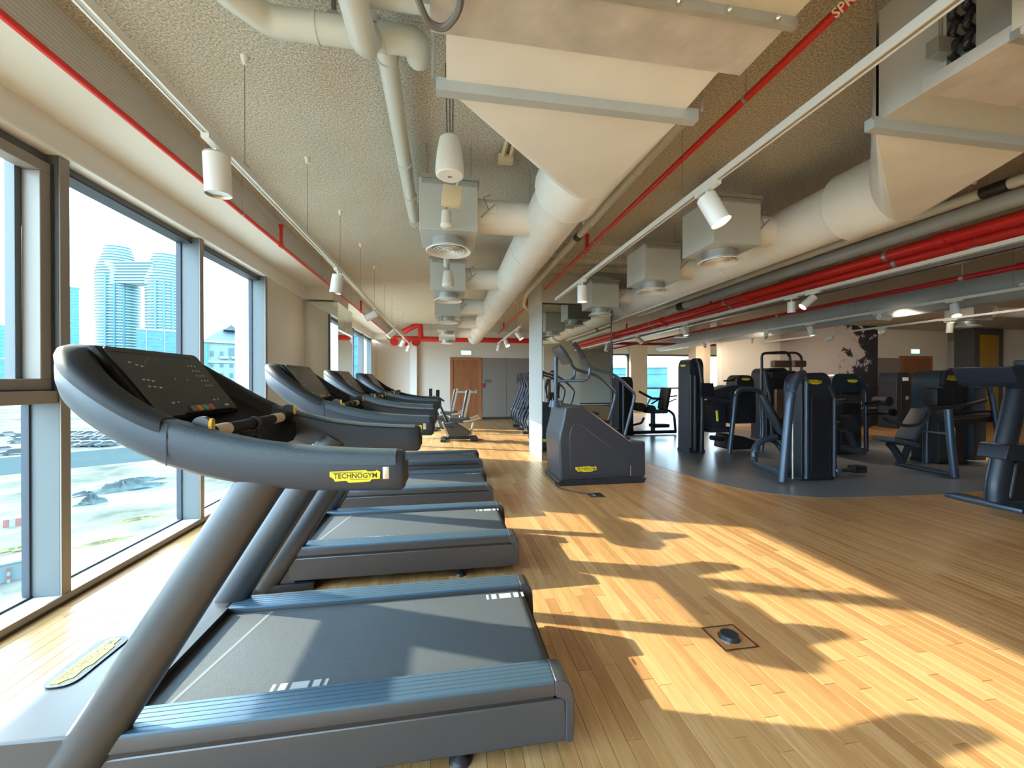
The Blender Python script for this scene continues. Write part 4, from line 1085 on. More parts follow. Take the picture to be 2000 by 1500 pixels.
# floor socket box and lead
t = thing('floor_socket', 'square chrome floor socket with black round cap set in the boards', 'socket', (1.475, 1.882, 0.0))
MB().box(-.098, .098, -.098, -.088, 0, .004).box(-.098, .098, .088, .098, 0, .004).box(-.098, -.088, -.088, .088, 0, .004).box(.088, .098, -.088, .088, 0, .004).build('frame', 'chrome', t)
MB().box(-.088, .088, -.088, .088, -.003, .0015).build('insert', 'plank', t)
MB().frust((0, 0, .001), (0, 0, .022), .048, .044, n=28).build('cap', 'frame_dark', t)
MB().lathe([(.048, .002), (.056, .004), (.056, .0), (.05, 0)], (0, 0, 0), 28).build('cap_ring', 'chrome', t)
t = thing('floor_socket', 'small silver floor socket in front of the stair climber', 'socket', (1.76, 4.52, 0.0))
MB().box(-.09, .09, -.09, .09, 0, .004).build('frame', 'chrome', t)
MB().frust((0, 0, .003), (0, 0, .02), .05, .045, n=20).build('cap', 'frame_dark', t)
tag(MB().tube([(1.44, 5.15, .02), (1.40, 5.0, .008), (1.43, 4.86, .006), (1.52, 4.74, .006), (1.62, 4.62, .006), (1.74, 4.53, .02)], .007, 8, .05).build('power_lead', 'black'), 'black power lead from the stair climber to its floor socket', 'cable')

# ------------------------------------------------------------------ other machines
class Mach:
    def __init__(s, name, label, cat, base, group=None):
        s.b = V(base); s.t = thing(name, label, cat, base, group=group)
    def p(s, mb, name, m, bevel=0, ang=35, parent=None):
        mb.v = [(a-s.b.x, b-s.b.y, c-s.b.z) for a, b, c in mb.v]
        return mb.build(name, m, parent or s.t, bevel, ang)
    def logo(s, o, xd, yd, w, text=True):
        return badge(s.t, V(o)-s.b, xd, yd, w, text)

# stair climber
c = Mach('stair_climber', 'dark grey stair climber with tubular rails before the mirrored column', 'stair climber', (2.05, 5.35, 0))
pf = [(1.47, .06), (1.44, .62), (1.50, .86), (1.53, 1.04), (1.75, 1.05), (1.86, .99), (2.44, .57), (2.655, .56), (2.66, .10), (2.62, .06)]
c.p(MB().prism(rounded(pf, [.03, .08, .05, .04, .06, .05, .02, .03, .04, .03], 4), 5.0, 5.70, 'y'), 'body', 'climb', bevel=.05, ang=45)
c.p(MB().prism(rounded([(1.60, .12), (1.585, .66), (1.62, .80), (1.74, .80), (2.40, .30), (2.42, .12)], .05, 4), 4.990, 5.002, 'y'), 'side_panel', 'climb', bevel=.006)
c.p(MB().prism(rounded([(1.45, 0), (1.43, .055), (1.47, .075), (2.62, .075), (2.66, .055), (2.63, 0)], .012, 3), 4.985, 5.715, 'y'), 'plinth', 'frame_dark', bevel=.008)
c.p(MB().box(2.425, 2.437, 4.984, 4.989, .10, .24, ), 'reflector_strip', 'silver')
for k in range(4):
    x = 1.98+.15*k; z = .93-.115*k
    c.p(MB().rbox(x-.10, x+.06, 5.12, 5.58, z-.02, z+.015, r=.008), 'step', 'black')
for y in (5.04, 5.66):
    c.p(MB().tube([(1.66, y, 1.86), (1.72, y, 1.80), (1.87, y, 1.55), (2.20, y, 1.46), (2.30, y, 1.40), (2.52, y, 1.20), (2.50, y, 1.08), (2.36, y, .60)], .021, 12, .07), 'handrail', 'frame_blue')
    c.p(MB().tube([(1.655, y, 1.868), (1.72, y, 1.80), (1.80, y, 1.67)], .030, 12, .03), 'rail_grip', 'black_soft')
    c.p(MB().tube([(1.88, y, 1.54), (1.87, y, 1.42), (1.80, y, 1.375), (1.50, 5.35+(y-5.35)*.35, 1.37)], .019, 12, .06), 'rail_loop', 'frame_blue')
    c.p(MB().rbox(2.30, 2.42, y-.035, y+.035, .54, .62, r=.01), 'rail_foot', 'black')
c.p(MB().frust((1.50, 5.35, 1.03), (1.50, 5.35, 1.70), .028, n=14).frust((1.50, 5.35, 1.01), (1.50, 5.35, 1.10), .10, .08, n=20), 'mast', 'frame_blue')
CM = frame((1.60, 5.35, 1.72), (0, 1, 0), (-.17, 0, .24))
c.p(MB().rbox(-.20, .20, -.13, .16, -.03, .02, r=.02, M=CM), 'console', 'climb')
c.p(MB().box(-.17, .17, -.10, .13, .02, .023, CM), 'screen', 'tm_screen')
c.logo((1.808, 4.988, .215), (1, 0, 0), (0, 0, 1), .29)
c.logo((1.808, 5.712, .215), (-1, 0, 0), (0, 0, 1), .29, False)

# recumbent bikes
def recumbent(label, bx, by):
    c = Mach('recumbent_bike', label, 'exercise bike', (bx, by, 0), 'recumbent bikes by the far door')
    X = lambda x: bx+x
    def tb(pts, r, name, m, f=.04): c.p(MB().tube([(bx+x, by+y, z) for x, y, z in pts], r, 10, f), name, m)
    c.p(MB().prism(rounded([(bx-.46, .40), (bx-.34, .10), (bx+.14, .10), (bx+.20, .20), (bx-.02, .34), (bx-.18, .42)], .03, 3), by-.10, by+.10, 'y'), 'body', 'tm_body', bevel=.02)
    c.p(MB().prism(rounded([(bx-.47, .41), (bx-.44, .44), (bx-.30, .12), (bx-.34, .09)], .008, 2), by-.105, by+.105, 'y'), 'silver_edge', 'silver')
    c.p(MB().rbox(bx-.50, bx-.38, by-.28, by+.28, 0, .06, r=.02).rbox(bx-.45, bx+.30, by-.05, by+.05, .03, .10, r=.02), 'base_bar', 'frame_dark')
    c.p(MB().rbox(bx+.18, bx+.36, by-.26, by+.26, 0, .085, r=.03), 'rear_foot', 'frame_dark')
    tb([(.20, 0, .08), (.24, 0, .30), (.28, 0, .50)], .028, 'seat_post', 'silver')
    c.p(MB().prism(rounded([(bx-.30, .50), (bx-.28, .55), (bx-.05, .52), (bx+.16, .53), (bx+.20, .48), (bx+.0, .42), (bx-.22, .44)], .02, 3), by-.2, by+.2, 'y'), 'seat', 'pad', bevel=.015)
    c.p(MB().prism(rounded([(bx-.02, .56), (bx+.06, .54), (bx+.18, 1.14), (bx+.14, 1.18), (bx+.09, 1.16)], .025, 4), by-.19, by+.19, 'y'), 'backrest', 'pad', bevel=.02)
    c.p(MB().prism(rounded([(bx+.02, .56), (bx+.07, .54), (bx+.20, 1.16), (bx+.16, 1.185)], .012, 3), by-.195, by+.195, 'y'), 'backrest_shell', 'silver')
    for s_ in (-1, 1):
        tb([(.02, s_*.24, .46), (.20, s_*.26, .48), (.40, s_*.26, .55)], .024, 'side_handle', 'silver')
        tb([(-.20, s_*.15, .30), (-.34, s_*.17, .36)], .014, 'crank', 'frame_dark')
        c.p(MB().rbox(bx-.40, bx-.30, by+s_*.19-.05, by+s_*.19+.05, .34, .37, r=.01), 'pedal', 'black')
    tb([(-.34, 0, .42), (-.50, 0, .80), (-.52, 0, .95)], .03, 'mast', 'frame_dark')
    tb([(-.50, -.22, .98), (-.42, -.10, .92), (-.42, .10, .92), (-.50, .22, .98)], .016, 'handlebar', 'frame_dark')
    c.p(MB().rbox(bx-.60, bx-.52, by-.18, by+.18, .94, 1.18, r=.02), 'console', 'tm_dash')
    c.logo((bx-.47, by-.11, .26), (.4, 0, -.9), (.9, 0, .4), .10, False)
recumbent('recumbent exercise bike nearer to the treadmills, cream seat shell', 0.36, 9.35)
recumbent('recumbent exercise bike behind the other, close to the brown door', 0.12, 11.4)

# cross trainers
def cross_trainer(label, bx, by):
    c = Mach('cross_trainer', label, 'cross trainer', (bx, by, 0), 'cross trainers by the grey panels')
    def tb(pts, r, name, m, f=.06, flat=None): c.p(MB().tube([(bx+x, by+y, z) for x, y, z in pts], r, 10, f, flat=flat, up=(0, 1, 0)), name, m)
    c.p(MB().prism(rounded([(bx-.10, .05), (bx-.05, .50), (bx+.15, .62), (bx+.55, .40), (bx+.62, .05)], .06, 4), by-.18, by+.18, 'y'), 'body', 'climb', bevel=.03)
    c.p(MB().rbox(bx-.18, bx+1.3, by-.08, by+.08, 0, .07, r=.02).rbox(bx+1.2, bx+1.36, by-.28, by+.28, 0, .07, r=.02), 'base_bar', 'frame_dark')
    for s_ in (-1, 1):
        tb([(.02, s_*.20, .08), (-.16, s_*.22, .20), (-.22, s_*.22, .42), (-.10, s_*.22, .70), (.10, s_*.22, 1.22), (.06, s_*.22, 1.42)], .022, 'arm_lever', 'frame_blue')
        tb([(.06, s_*.22, 1.42), (.0, s_*.22, 1.52), (.03, s_*.20, 1.62)], .022, 'grip', 'black')
        c.p(MB().rbox(bx+.45, bx+.85, by+s_*.16-.07, by+s_*.16+.07, .28, .33, r=.015), 'pedal', 'black')
    tb([(.12, 0, .58), (.16, 0, 1.15)], .04, 'mast', 'frame_dark')
    M_ = frame((bx+.16, by, 1.32), (0, 1, 0), (-.1, 0, .22))
    c.p(MB().rbox(-.2, .2, -.14, .14, -.02, .02, r=.02, M=M_), 'console', 'tm_dash')
    c.p(MB().box(-.17, .17, -.11, .11, .02, .022, M_), 'screen', 'tm_screen')
for k, (x, y) in enumerate(((2.12, 9.35), (2.14, 10.25), (2.16, 11.1), (2.18, 11.95))):
    cross_trainer('%s cross trainer counted from the mirrored column' % ORD[k], x, y)

# strength machines ------------------------------------------------
def tower(c, x0, x1, y0, y1, h, m='shroud', lean=.05, name='weight_shroud', panel=True):
    w = x1-x0
    c.p(MB().prism(rounded([(x0, .04), (x0, h-.12), (x0+lean*1.5, h-.01), (x1-lean*2.2, h), (x1-.02, h-.12), (x1, .04)], [.01, .10, .10, .12, .1, .01], 5), y0, y1, 'y'), name, m, bevel=.03, ang=45)
    c.p(MB().rbox(x0-.01, x1+.01, y0-.01, y1+.01, 0, .05, r=.01), 'base_plate', 'black')
    if panel:
        c.p(MB().prism(rounded([(x0+w*.30, .10), (x0+w*.30, h-.34), (x1-w*.12, h-.34), (x1-w*.12, .10)], .02, 3), y0-.006, y0+.01, 'y'), 'front_panel', 'black', bevel=.003)
def tubes(c, L):
    for pts, r, name, m, f in L: c.p(MB().tube(pts, r, 12, f), name, m)

c = Mach('leg_curl_machine', 'dark leg machine with slanted split back pads and badge, at the rubber island edge', 'gym machine', (4.9, 4.85, 0))
tower(c, 4.80, 5.30, 4.72, 5.02, 1.49, 'shroud')
tubes(c, [([(4.44, 4.66, .02), (4.50, 4.66, .60), (4.56, 4.66, 1.15), (4.62, 4.66, 1.36), (4.70, 4.68, 1.44), (4.80, 4.70, 1.47)], .055, 'main_upright', 'frame_blue', .12),
          ([(4.74, 4.67, 1.44), (4.79, 4.66, 1.42), (4.81, 4.66, 1.36), (4.81, 4.66, .05)], .026, 'guide_tube', 'frame_blue', .05),
          ([(4.60, 4.66, .05), (4.60, 4.67, 1.33)], .013, 'guide_rod', 'silver', 0),
          ([(4.46, 4.70, .13), (4.56, 5.28, .13), (4.58, 5.33, .20), (4.60, 5.34, .36), (4.72, 5.34, .47), (4.95, 5.30, .52)], .045, 'seat_frame', 'frame_blue', .08),
          ([(5.30, 4.70, .05), (5.30, 4.70, 1.15), (5.22, 4.72, 1.30)], .03, 'rear_upright', 'frame_dark', .08),
          ([(5.28, 4.80, 1.06), (5.78, 4.90, 1.10)], .035, 'lever_arm', 'frame_dark', 0),
          ([(5.30, 4.85, .74), (5.68, 4.88, .78), (5.86, 4.88, .36)], .04, 'lever_arm', 'frame_dark', .08),
          ([(5.28, 4.80, .10), (5.88, 4.88, .08)], .03, 'foot_arm', 'frame_dark', 0),
          ([(4.85, 5.36, .50), (5.0, 5.36, .42), (5.05, 5.3, .30)], .03, 'adjuster', 'frame_dark', .05)])
for x_, y in ((4.82, 5.28), (5.00, 5.44)):
    M_ = frame((x_, y, .87), (.3, 1, 0), (-.32, 0, .58))
    c.p(MB().rbox(-.075, .075, -.34, .34, -.035, .035, r=.03, M=M_), 'back_pad', 'pad')
c.p(MB().frust((5.76, 4.76, 1.11), (5.76, 5.04, 1.11), .055, n=16), 'roller_pad', 'black_soft')
c.p(MB().frust((5.68, 4.78, .76), (5.68, 4.92, .76), .12, n=20), 'cam_disc', 'black')
c.p(MB().frust((5.84, 4.74, .37), (5.84, 5.04, .37), .05, n=16), 'roller_pad', 'black_soft')
c.p(MB().ball((5.34, 4.70, .13), .055, 12), 'end_ball', 'frame_blue')
c.p(MB().ball((5.40, 4.78, 1.06), .045, 12), 'end_ball', 'frame_blue')
c.p(MB().rbox(5.78, 5.98, 4.80, 4.94, .04, .15, r=.03), 'foot_block', 'black')
c.logo((4.985, 4.712, 1.36), (1, 0, -.05), (0, 0, 1), .24)

c = Mach('cable_tower', 'tall dark cable tower with vertical guide column and badge', 'gym machine', (4.74, 7.14, 0))
tower(c, 4.58, 4.90, 6.94, 7.32, 1.82, 'shroud', .03, panel=False)
tubes(c, [([(4.80, 6.90, .02), (4.82, 6.90, .9), (4.80, 6.90, 1.45), (4.76, 6.92, 1.72), (4.72, 6.94, 1.78)], .045, 'main_upright', 'frame_dark', .12),
          ([(4.68, 6.91, .05), (4.68, 6.91, 1.48)], .035, 'guide_column', 'shroud', 0),
          ([(4.82, 6.86, 1.10), (5.10, 6.80, 1.00), (5.35, 6.80, .96)], .04, 'swing_arm', 'frame_dark', .05)])
c.p(MB().frust((4.82, 6.82, 1.10), (4.82, 6.94, 1.10), .055, n=18), 'pivot', 'frame_blue')
c.p(MB().frust((5.06, 6.78, .62), (5.04, 6.78, .82), .022, n=12), 'yellow_handle', 'yellow')
c.p(MB().box(4.60, 4.61, 6.93, 6.945, .1, 1.5), 'edge_trim', 'silver')
c.logo((4.576, 7.14, 1.68), (0, -1, 0), (0, 0, 1), .17, False)

c = Mach('leg_press_machine', 'dark seated machine with black screen behind the split pad machine', 'gym machine', (5.5, 7.0, 0))
tubes(c, [([(5.23, 6.68, .02), (5.30, 6.68, .6), (5.38, 6.70, 1.14), (5.48, 6.72, 1.22), (5.88, 6.75, 1.22), (5.98, 6.76, 1.12), (6.02, 6.76, .5), (5.98, 6.76, .02)], .042, 'arch_frame', 'frame_blue', .10),
          ([(4.98, 6.85, .30), (5.25, 6.9, .26)], .05, 'foot_beam', 'frame_dark', 0),
          ([(4.95, 6.85, .96), (5.30, 6.85, .98)], .045, 'swing_arm', 'frame_dark', 0),
          ([(5.28, 6.9, 1.38), (5.52, 6.9, 1.39)], .016, 'handle_bar', 'black', 0), ([(5.42, 6.9, 1.40), (5.56, 6.9, 1.44)], .016, 'handle_bar', 'black', 0)])
c.p(MB().rbox(5.40, 5.95, 6.85, 7.3, .55, 1.18, r=.04), 'weight_shroud', 'black')
c.p(MB().prism(rounded([(5.02, 1.02), (5.05, 1.20), (5.45, 1.30), (5.95, 1.28), (5.98, 1.02)], .06, 4), 6.92, 7.25, 'y'), 'top_cover', 'shroud', bevel=.02)
c.p(MB().prism(rounded([(5.58, 1.22), (5.60, 1.42), (5.68, 1.50), (5.92, 1.49), (5.99, 1.40), (6.0, 1.22)], .05, 4), 6.95, 7.25, 'y'), 'badge_head', 'black', bevel=.02)
c.p(MB().rbox(4.74, 5.00, 6.80, 6.84, 1.08, 1.34, r=.015), 'screen', 'tm_dash')
c.p(MB().tube([(4.88, 6.84, 1.10), (4.92, 6.86, .98)], .02, 8), 'screen_stalk', 'black')
c.p(MB().rbox(5.06, 5.38, 6.95, 7.3, .45, 1.0, r=.03), 'seat_back', 'shroud')
c.p(MB().rbox(5.0, 5.5, 6.9, 7.3, .38, .48, r=.03), 'seat', 'black_soft')
c.p(MB().prism(rounded([(5.35, .05), (5.40, .35), (5.70, .30), (6.1, .16), (6.1, .05)], .05, 3), 6.85, 7.3, 'y'), 'foot_cover', 'black', bevel=.02)
c.logo((5.79, 6.943, 1.415), (1, 0, 0), (0, 0, 1), .18, False)

c = Mach('thigh_machine', 'dark seated thigh machine silhouetted against the far alcove windows', 'gym machine', (5.2, 9.7, 0))
tower(c, 4.33, 4.74, 9.55, 10.05, 1.50, 'shroud', .03)
tubes(c, [([(4.45, 9.52, .05), (4.45, 9.52, 1.35)], .03, 'guide_column', 'frame_blue', 0),
          ([(4.60, 9.6, .06), (5.95, 9.6, .06)], .045, 'base_beam', 'frame_dark', 0),
          ([(5.45, 9.6, .62), (5.75, 9.6, .62), (5.90, 9.6, .50), (5.94, 9.6, .06)], .035, 'rear_frame', 'frame_dark', .08),
          ([(5.30, 9.6, .06), (5.30, 9.6, .6)], .06, 'seat_column', 'frame_dark', 0),
          ([(4.86, 9.5, 1.12), (5.22, 9.5, .94), (5.50, 9.5, .93)], .03, 'arm_pad_bar', 'black', .05),
          ([(5.18, 9.5, .95), (5.06, 9.5, .72)], .02, 'strut', 'silver', 0), ([(5.42, 9.5, .92), (5.20, 9.5, .80)], .02, 'strut', 'black', 0),
          ([(5.70, 9.6, .98), (5.98, 9.6, 1.0)], .02, 'rear_handle', 'black', 0), ([(5.70, 9.6, .82), (5.96, 9.6, .92)], .016, 'rear_handle', 'black', 0),
          ([(4.70, 9.6, .24), (4.98, 9.6, .30), (5.05, 9.6, .44)], .03, 'foot_lever', 'frame_dark', .05)])
M_ = frame((5.62, 9.6, .93), (0, 1, 0), (.10, 0, .55))
c.p(MB().rbox(-.2, .2, -.29, .29, -.05, .05, r=.04, M=M_), 'back_pad', 'black_soft')
c.p(MB().rbox(5.22, 5.62, 9.4, 9.8, .55, .64, r=.04), 'seat', 'black_soft')
c.p(MB().frust((4.90, 9.45, .72), (4.90, 9.75, .72), .11, n=18), 'thigh_pad', 'black_soft')
c.p(MB().frust((5.18, 9.42, .66), (5.18, 9.78, .66), .11, n=18), 'thigh_pad', 'black_soft')
c.p(MB().rbox(5.25, 5.7, 9.45, 9.75, .18, .28, r=.04), 'foot_rest', 'black')

c = Mach('chest_press_machine', 'dark press machine with inclined bench and badge near the locker', 'gym machine', (7.6, 5.1, 0))
tower(c, 8.02, 8.60, 5.32, 5.72, 1.56, 'shroud_teal', .05)
tubes(c, [([(7.06, 4.50, .02), (7.02, 4.52, .5), (7.00, 4.54, .97)], .045, 'front_upright', 'frame_blue', .05),
          ([(7.05, 4.52, .05), (6.98, 5.06, .07), (6.94, 5.16, .08)], .035, 'base_beam', 'frame_dark', 0),
          ([(6.98, 5.12, .06), (7.48, 5.20, .80)], .045, 'bench_frame', 'frame_dark', 0),
          ([(7.00, 5.12, .12), (6.90, 5.14, .30), (6.82, 5.16, .40)], .05, 'seat_post', 'frame_dark', .05),
          ([(7.30, 5.15, .60), (7.02, 4.56, .62)], .014, 'brace', 'frame_blue', 0),
          ([(7.95, 5.24, .95), (7.96, 5.24, 1.30), (8.04, 5.26, 1.50), (8.20, 5.28, 1.56)], .035, 'top_frame', 'frame_dark', .1),
          ([(8.45, 5.20, 1.52), (8.62, 5.10, 1.47), (8.72, 5.08, 1.1), (8.80, 5.06, .55)], .035, 'side_frame', 'frame_blue', .12),
          ([(6.67, 5.15, .80), (6.85, 5.1, .72), (7.03, 5.05, .67), (7.22, 5.02, .72), (7.28, 5.0, .92)], .026, 'press_arm', 'frame_dark', .1),
          ([(7.28, 5.0, .94), (8.03, 5.05, .97), (8.60, 5.1, 1.06)], .034, 'press_arm', 'frame_dark', .08),
          ([(7.60, 4.9, .80), (8.5, 5.0, .84)], .035, 'lever_arm', 'black', 0),
          ([(7.60, 5.2, .05), (7.60, 5.2, .9)], .05, 'inner_upright', 'frame_dark', 0)])
M_ = frame((7.27, 5.15, .70), (0, 1, 0), (.34, 0, .48))
c.p(MB().rbox(-.14, .14, -.30, .28, -.035, .035, r=.03, M=M_), 'back_pad', 'pad')
M_ = frame((6.93, 5.15, .43), (0, 1, 0), (1, 0, -.22))
c.p(MB().rbox(-.17, .17, -.25, .25, -.035, .035, r=.03, M=M_), 'seat', 'pad')
c.p(MB().rbox(7.66, 8.02, 5.10, 5.30, .95, 1.26, r=.05), 'counter_weight', 'black')
c.p(MB().rbox(8.62, 8.90, 5.25, 5.70, .05, 1.48, r=.03), 'rear_shroud', 'shroud_teal')
c.p(MB().rbox(7.9, 8.8, 5.10, 5.30, .70, .90, r=.03), 'cross_cover', 'black')
c.p(MB().box(8.22, 8.34, 5.311, 5.315, .30, .60), 'instruction_sheet', 'paper')
c.p(MB().ball((8.55, 5.16, 1.28), .06, 12), 'pivot_ball', 'frame_blue')
c.logo((8.28, 5.312, 1.43), (1, 0, 0), (0, 0, 1), .34)

c = Mach('multi_gym', 'tall multi gym with top bars and brown pads before the white wall', 'gym machine', (7.85, 8.3, 0))
tower(c, 7.40, 8.00, 8.2, 8.7, 1.70, 'shroud', .05)
tubes(c, [([(7.17, 8.1, 1.15), (7.17, 8.1, 2.02), (7.80, 8.1, 2.06), (7.91, 8.1, 1.98), (7.93, 8.1, 1.6)], .03, 'top_bar', 'frame_dark', .10),
          ([(7.75, 8.5, 2.06), (8.50, 8.5, 2.08), (8.63, 8.5, 1.98), (8.63, 8.5, 1.2)], .03, 'top_bar', 'frame_dark', .10),
          ([(7.25, 8.1, 1.62), (8.05, 8.1, 1.60)], .02, 'cross_bar', 'black', 0), ([(7.27, 8.1, 1.62), (7.40, 8.1, 1.0), (7.45, 8.1, .05)], .035, 'upright', 'frame_dark', .08),
          ([(8.45, 8.4, .05), (8.55, 8.4, 1.3)], .035, 'upright', 'frame_dark', 0)])
c.p(MB().rbox(7.47, 7.90, 8.05, 8.2, 1.70, 1.86, r=.04), 'arm_pad', 'pad_brown')
c.p(MB().rbox(8.20, 8.53, 8.25, 8.4, 1.72, 1.88, r=.04), 'arm_pad', 'pad_brown')
c.p(MB().rbox(7.55, 7.95, 8.08, 8.2, .5, 1.2, r=.04), 'back_pad', 'pad_brown')
c.p(MB().rbox(7.35, 8.15, 8.0, 8.18, 1.44, 1.60, r=.04), 'cable_box', 'black')

c = Mach('shoulder_machine', 'teal dark machine showing just behind the split pad machine', 'gym machine', (7.55, 6.5, 0))
tower(c, 7.10, 7.77, 6.35, 6.8, 1.52, 'shroud_teal', .05)
tubes(c, [([(7.81, 6.3, .05), (7.79, 6.3, 1.2), (7.65, 6.32, 1.45)], .035, 'upright', 'frame_dark', .1), ([(7.75, 6.25, .95), (8.10, 6.2, 1.0)], .04, 'lever_arm', 'frame_dark', 0),
          ([(7.77, 6.25, .75), (8.15, 6.2, .78)], .03, 'lever_arm', 'black', 0)])
c.p(MB().frust((8.07, 6.1, 1.0), (8.07, 6.35, 1.0), .09, n=18), 'roller_pad', 'black_soft')
c.p(MB().frust((8.11, 6.05, .8), (8.11, 6.1, .8), .07, n=18), 'cam_disc', 'black')
c.logo((7.55, 6.338, 1.38), (1, 0, 0), (0, 0, 1), .24, False)

c = Mach('cable_tower', 'dark tower by the spatter wall, built for a mirror image', 'gym machine', (13.2, 9.9, 0))  # solid tower in place of a reflected one
tower(c, 12.95, 13.45, 9.6, 10.1, 1.65, 'shroud', .03)
tubes(c, [([(13.5, 9.58, .03), (13.5, 9.58, 1.4), (13.4, 9.6, 1.6)], .04, 'upright', 'frame_dark', .1)])
c.p(MB().frust((13.3, 9.58, .9), (13.3, 9.62, .9), .06, n=14), 'pulley', 'silver')
c.p(MB().rbox(13.15, 13.35, 9.585, 9.60, 1.40, 1.50, r=.004), 'card', 'paper')

c = Mach('weight_bench', 'black flat bench with crossed legs before the spatter wall', 'bench', (11.9, 9.9, 0))
tubes(c, [([(11.6, 9.9, .05), (12.0, 9.9, .55)], .05, 'leg', 'black', 0), ([(12.4, 9.9, .05), (12.0, 9.9, .55)], .05, 'leg', 'black', 0),
          ([(11.2, 9.9, .10), (12.6, 9.9, .10)], .04, 'base_beam', 'black', 0), ([(11.5, 9.8, .60), (12.5, 9.8, .60)], .015, 'bar', 'silver', 0)])
c.p(MB().rbox(11.2, 11.9, 9.7, 10.1, .36, .44, r=.03), 'pad', 'black_soft')

def spin_bike(label, bx, by):
    c = Mach('spin_bike', label, 'exercise bike', (bx, by, 0), 'spin bikes in the recess')
    tubes(c, [([(bx-.5, by, .06), (bx+.5, by, .06)], .04, 'base_beam', 'frame_dark', 0), ([(bx-.45, by-.25, .04), (bx-.45, by+.25, .04)], .03, 'foot_bar', 'frame_dark', 0),
              ([(bx+.45, by-.25, .04), (bx+.45, by+.25, .04)], .03, 'foot_bar', 'frame_dark', 0), ([(bx+.2, by, .1), (bx+.05, by, .55), (bx+.1, by, .95)], .035, 'seat_post', 'frame_blue', .05),
              ([(bx-.3, by, .3), (bx-.35, by, 1.05)], .035, 'mast', 'frame_blue', 0), ([(bx-.55, by-.2, 1.25), (bx-.4, by-.2, 1.12), (bx-.3, by, 1.08), (bx-.4, by+.2, 1.12), (bx-.55, by+.2, 1.25)], .018, 'handlebar', 'black', .05)])
    c.p(MB().frust((bx-.3, by-.03, .36), (bx-.3, by+.03, .36), .27, n=28), 'flywheel', 'silver')
    c.p(MB().frust((bx-.3, by-.04, .36), (bx-.3, by-.03, .36), .19, n=24), 'wheel_cover', 'duct_grey')
    c.p(MB().prism(rounded([(bx-.10, .98), (bx+.24, 1.04), (bx+.24, .96), (bx-.1, .94)], .02, 3), by-.09, by+.09, 'y'), 'saddle', 'black_soft', bevel=.02)
spin_bike('grey spin bike with pale flywheel before the grey recess panels', 14.35, 10.6)
spin_bike('grey spin bike under the second exit sign', 15.35, 10.4)

# console column at the frame edge
c = Mach('exercise_bike', 'dark console column with wide top and round base at the picture edge', 'exercise bike', (6.3, 3.5, 0))
c.p(MB().tube([(5.98, 3.45, .03), (5.98, 3.45, .20), (6.08, 3.45, .60), (6.30, 3.45, 1.36)], .1, 16, .08, flat=(.105, .085), up=(0, 1, 0)), 'column', 'frame_dark')
c.p(MB().prism(rounded([(5.90, .52), (5.95, .68), (6.5, .66), (7.1, .50), (7.1, .40), (6.5, .46)], .02, 3), 3.33, 3.57, 'y'), 'column_band', 'shroud', bevel=.02)
c.p(MB().prism(rounded([(6.02, .06), (6.12, .50), (6.6, .52), (7.2, .42), (7.2, .06)], .06, 4), 3.36, 3.54, 'y'), 'drive_cover', 'black', bevel=.03)
c.p(MB().prism(rounded([(5.82, 1.52), (5.92, 1.34), (6.0, 1.30), (6.9, 1.30), (6.9, 1.54)], .02, 3), 3.25, 3.75, 'y'), 'console', 'shroud', bevel=.02)
c.p(MB().rbox(6.30, 6.42, 3.4, 3.5, 1.535, 1.60, r=.01), 'console_knob', 'black')
c.p(MB().rbox(5.80, 6.0, 3.15, 3.80, .0, .05, r=.02).rbox(5.95, 7.2, 3.38, 3.52, .0, .06, r=.02), 'base_bar', 'frame_blue')
c.p(MB().ball((6.55, 3.34, .34), .05, 12), 'crank_cap', 'silver')
c.logo((6.22, 3.325, 1.19), (1, 0, 0), (.15, 0, 1), .16, False)

# person reflected in the mirrored column
pr = bpy.data.meshes.new('person')
J = {'pel': (0, 0, .95), 'waist': (0, 0, 1.10), 'chest': (0, .01, 1.32), 'neck': (0, .0, 1.50), 'head': (0, .02, 1.60), 'top': (0, .01, 1.74),
     'shl': (-.17, 0, 1.44), 'ell': (-.22, -.02, 1.17), 'wrl': (-.20, .10, .95), 'shr': (.17, 0, 1.44), 'elr': (.22, -.02, 1.17), 'wrr': (.20, .10, .95),
     'hpl': (-.09, 0, .90), 'knl': (-.10, .02, .50), 'anl': (-.10, -.01, .08), 'tol': (-.11, .14, .035), 'hpr': (.09, 0, .90), 'knr': (.10, .02, .50), 'anr': (.10, -.01, .08), 'tor': (.11, .14, .035)}
RAD = {'pel': (.15, .11), 'waist': (.14, .10), 'chest': (.16, .115), 'neck': (.058, .058), 'head': (.078, .095), 'top': (.06, .07), 'shl': (.07, .07), 'ell': (.045, .045), 'wrl': (.032, .03), 'shr': (.07, .07),
       'elr': (.045, .045), 'wrr': (.032, .03), 'hpl': (.09, .095), 'knl': (.06, .065), 'anl': (.045, .05), 'tol': (.04, .03), 'hpr': (.09, .095), 'knr': (.06, .065), 'anr': (.045, .05), 'tor': (.04, .03)}
JE = [('pel', 'waist'), ('waist', 'chest'), ('chest', 'neck'), ('neck', 'head'), ('head', 'top'), ('chest', 'shl'), ('shl', 'ell'), ('ell', 'wrl'), ('chest', 'shr'), ('shr', 'elr'), ('elr', 'wrr'),
      ('pel', 'hpl'), ('hpl', 'knl'), ('knl', 'anl'), ('anl', 'tol'), ('pel', 'hpr'), ('hpr', 'knr'), ('knr', 'anr'), ('anr', 'tor')]
